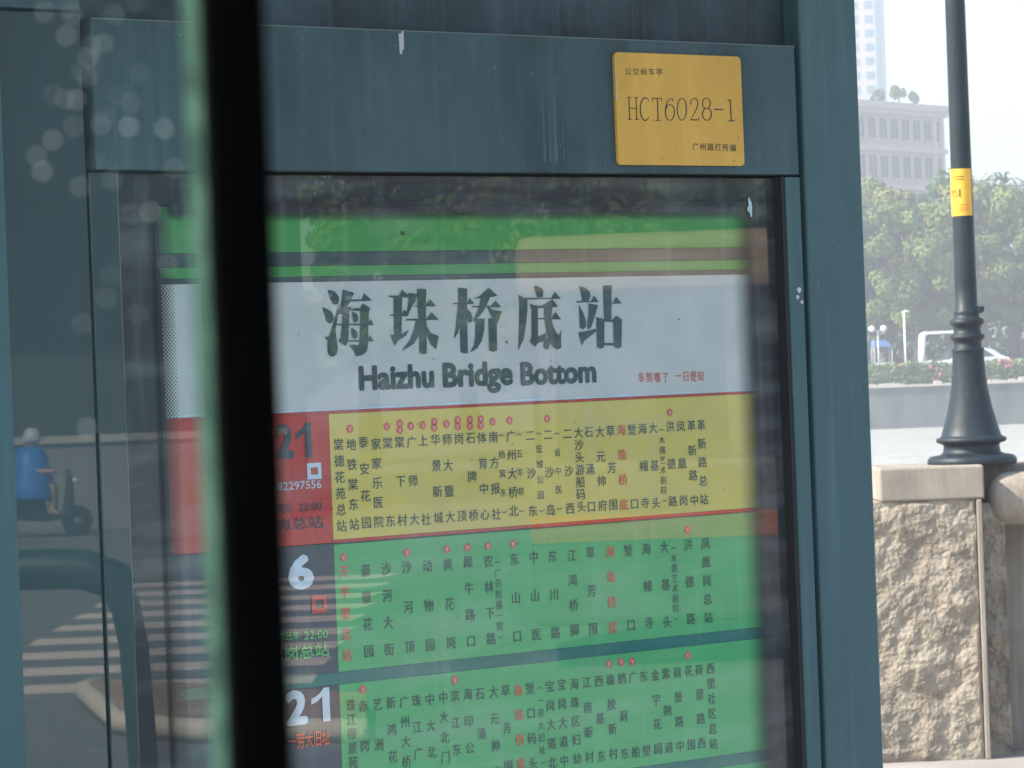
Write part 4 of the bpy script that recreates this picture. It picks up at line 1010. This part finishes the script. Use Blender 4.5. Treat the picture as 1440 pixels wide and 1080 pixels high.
kind(ke.build('island_kerb', material('pale_kerb', (.80, .66, .50), .7)), 'structure')
HOOPP = material('dark_green_steel', (0.010, 0.040, 0.042), .5)
hb = RF(90, 900, dist=8.6); hp_ = thing('mirrored_arch_hoop', 'tall dark green hoop added on the kerb for the arch mirrored in the glass', 'barrier', (hb.x, hb.y, .15), ang)  # invented hoop, shaped to make the dark arch in the reflection
k8 = 8.6 / F
def hl(px, py):
    v = RF(px, py, dist=8.6) - hb; return (v.dot(sd), 0, v.z + hb.z - .15)
hr = [hl(-18, 1080), hl(-14, 900), hl(-8, 820), hl(12, 803), hl(60, 800), hl(120, 800), hl(160, 815), hl(184, 850), hl(196, 910), hl(203, 1000), hl(208, 1080)]
hr = [(hr[0][0], 0, 0)] + hr + [(hr[-1][0], 0, 0)]
MB().tube(hr, 29 * k8, 14).build('hoop', HOOPP, hp_)
CREAM = material('dull_bus_paint', (0.13, 0.12, 0.11), .5, .35, 1.3); TANROOF = material('tan_bus_roof', (0.40, 0.27, 0.15), .6, .2, 2); RUST = material('orange_band', (.5, .14, .05), .4)
q = RF(742, 500, dist=30.0); co = thing('coach', 'dull coach with tan roof and dark windows standing across the road', 'bus', (q.x, q.y, 0), ang)
sgn = 1.0
MB().box(0, 10.5, -1.25, 1.25, .35, 1.62).build('body', CREAM, co, .06)
MB().box(.05, 10.45, -1.2, 1.2, 1.625, 2.92).build('window_band', DGLASS, co)
MB().box(-.05, 10.55, -1.3, 1.3, 2.925, 3.38).build('roof', TANROOF, co, .1)
for k in range(8): MB().box(.1 + k * 1.45, .22 + k * 1.45, -1.215, 1.215, 1.627, 2.922).build('pillar', CREAM, co)
MB().box(-.004, 10.504, -1.256, 1.256, 1.0, 1.2).build('stripe', RUST, co)
for k in (3.4, 8.2):
    for s_ in (-1, 1):
        o = MB().lathe([(.1, -.14), (.42, -.14), (.48, -.1), (.48, .1), (.42, .14), (.1, .14)], seg=28).build('wheel', TYRE, co); o.location = (k, s_ * 1.14, .48); o.rotation_euler = (R(90), 0, 0)
# rider in a blue cape on a scooter
q = RF(44, 756); CAPE = material('blue_cape', (0.01, 0.16, 0.55), .5, .15, 6); SKIN = material('skin', (.45, .28, .2), .6); HELM = material('grey_helmet', (.45, .47, .5), .3); DARKC = material('dark_cloth', (.03, .03, .04), .9)
ri = thing('person', 'rider sitting on a scooter in a bright blue cape and grey helmet', 'person', (q.x, q.y, .0), ang)
sk = bpy.data.meshes.new('body')
V_ = [((0, 0, .82), .15), ((0, 0, 1.0), .14), ((.03, 0, 1.22), .16), ((.05, 0, 1.34), .07), ((.07, 0, 1.50), .105), ((.07, 0, 1.58), .08),
      ((.0, .10, .80), .095), ((.38, .12, .78), .075), ((.36, .12, .40), .05), ((.46, .12, .36), .04), ((.0, -.10, .80), .095), ((.38, -.12, .78), .075), ((.36, -.12, .40), .05), ((.46, -.12, .36), .04),
      ((.03, .19, 1.25), .06), ((.16, .24, 1.02), .048), ((.44, .22, 1.02), .036), ((.03, -.19, 1.25), .06), ((.16, -.24, 1.02), .048), ((.44, -.22, 1.02), .036)]
E_ = [(0, 1), (1, 2), (2, 3), (3, 4), (4, 5), (0, 6), (6, 7), (7, 8), (8, 9), (0, 10), (10, 11), (11, 12), (12, 13), (2, 14), (14, 15), (15, 16), (2, 17), (17, 18), (18, 19)]
sk.from_pydata([v[0] for v in V_], E_, []); so_ = link('body', sk, SKIN, ri)
so_.modifiers.new('skin', 'SKIN'); so_.modifiers.new('sub', 'SUBSURF').levels = 1
for i, sv in enumerate(sk.skin_vertices[0].data): sv.radius = (V_[i][1], V_[i][1]); sv.use_root = (i == 0)
MB().lathe([(.001, .24), (.16, .22), (.25, .12), (.30, -.1), (.36, -.35), (.40, -.55), (.38, -.6), (.2, -.2), (.001, .18)], (.03, 0, 1.18), 20).build('cape', CAPE, ri)
MB().lathe([(.001, .17), (.09, .15), (.14, .06), (.145, -.02), (.135, -.06), (.001, -.05)], (.07, 0, 1.53), 20).build('helmet', HELM, ri)
scn = thing('scooter', 'dark scooter ridden by the person in the blue cape', 'scooter', (q.x, q.y, 0), ang)
for xx in (-.48, .72):
    o = MB().lathe([(.05, -.05), (.2, -.05), (.24, 0), (.2, .05), (.05, .05)], seg=24).build('wheel', TYRE, scn); o.location = (xx, 0, .24); o.rotation_euler = (R(90), 0, 0)
MB().prism([(-.6, .45), (-.55, .72), (.2, .74), (.26, .36), (.5, .34), (.6, .95), (.66, .95), (.68, .3), (.3, .24), (-.3, .28)], -.14, .14).build('body', DARKC, scn, .03)
MB().tube([(.6, -.3, 1.02), (.6, 0, .98), (.6, .3, 1.02)], .02, 8).build('handlebar', TYRE, scn)
MB().lathe([(.001, -.03), (.07, -.03), (.07, .03), (.001, .03)], (.69, 0, .86), 12).build('headlamp', GLOBE, scn)

# ================================================================== HAZE
hz_m = bpy.data.materials.new('haze'); hz_m.use_nodes = True; t_ = hz_m.node_tree; t_.nodes.clear()
o_ = t_.nodes.new('ShaderNodeOutputMaterial'); v_ = t_.nodes.new('ShaderNodeVolumePrincipled')
v_.inputs['Color'].default_value = (.93, .97, .985, 1); v_.inputs['Density'].default_value = .0020; v_.inputs['Anisotropy'].default_value = .3
t_.links.new(v_.outputs[0], o_.inputs['Volume'])
HAZE = True
if HAZE:
    hb_ = MB().box(-310, 510, -310, 760, -4.5, 98).build('haze', hz_m); kind(hb_, 'stuff')
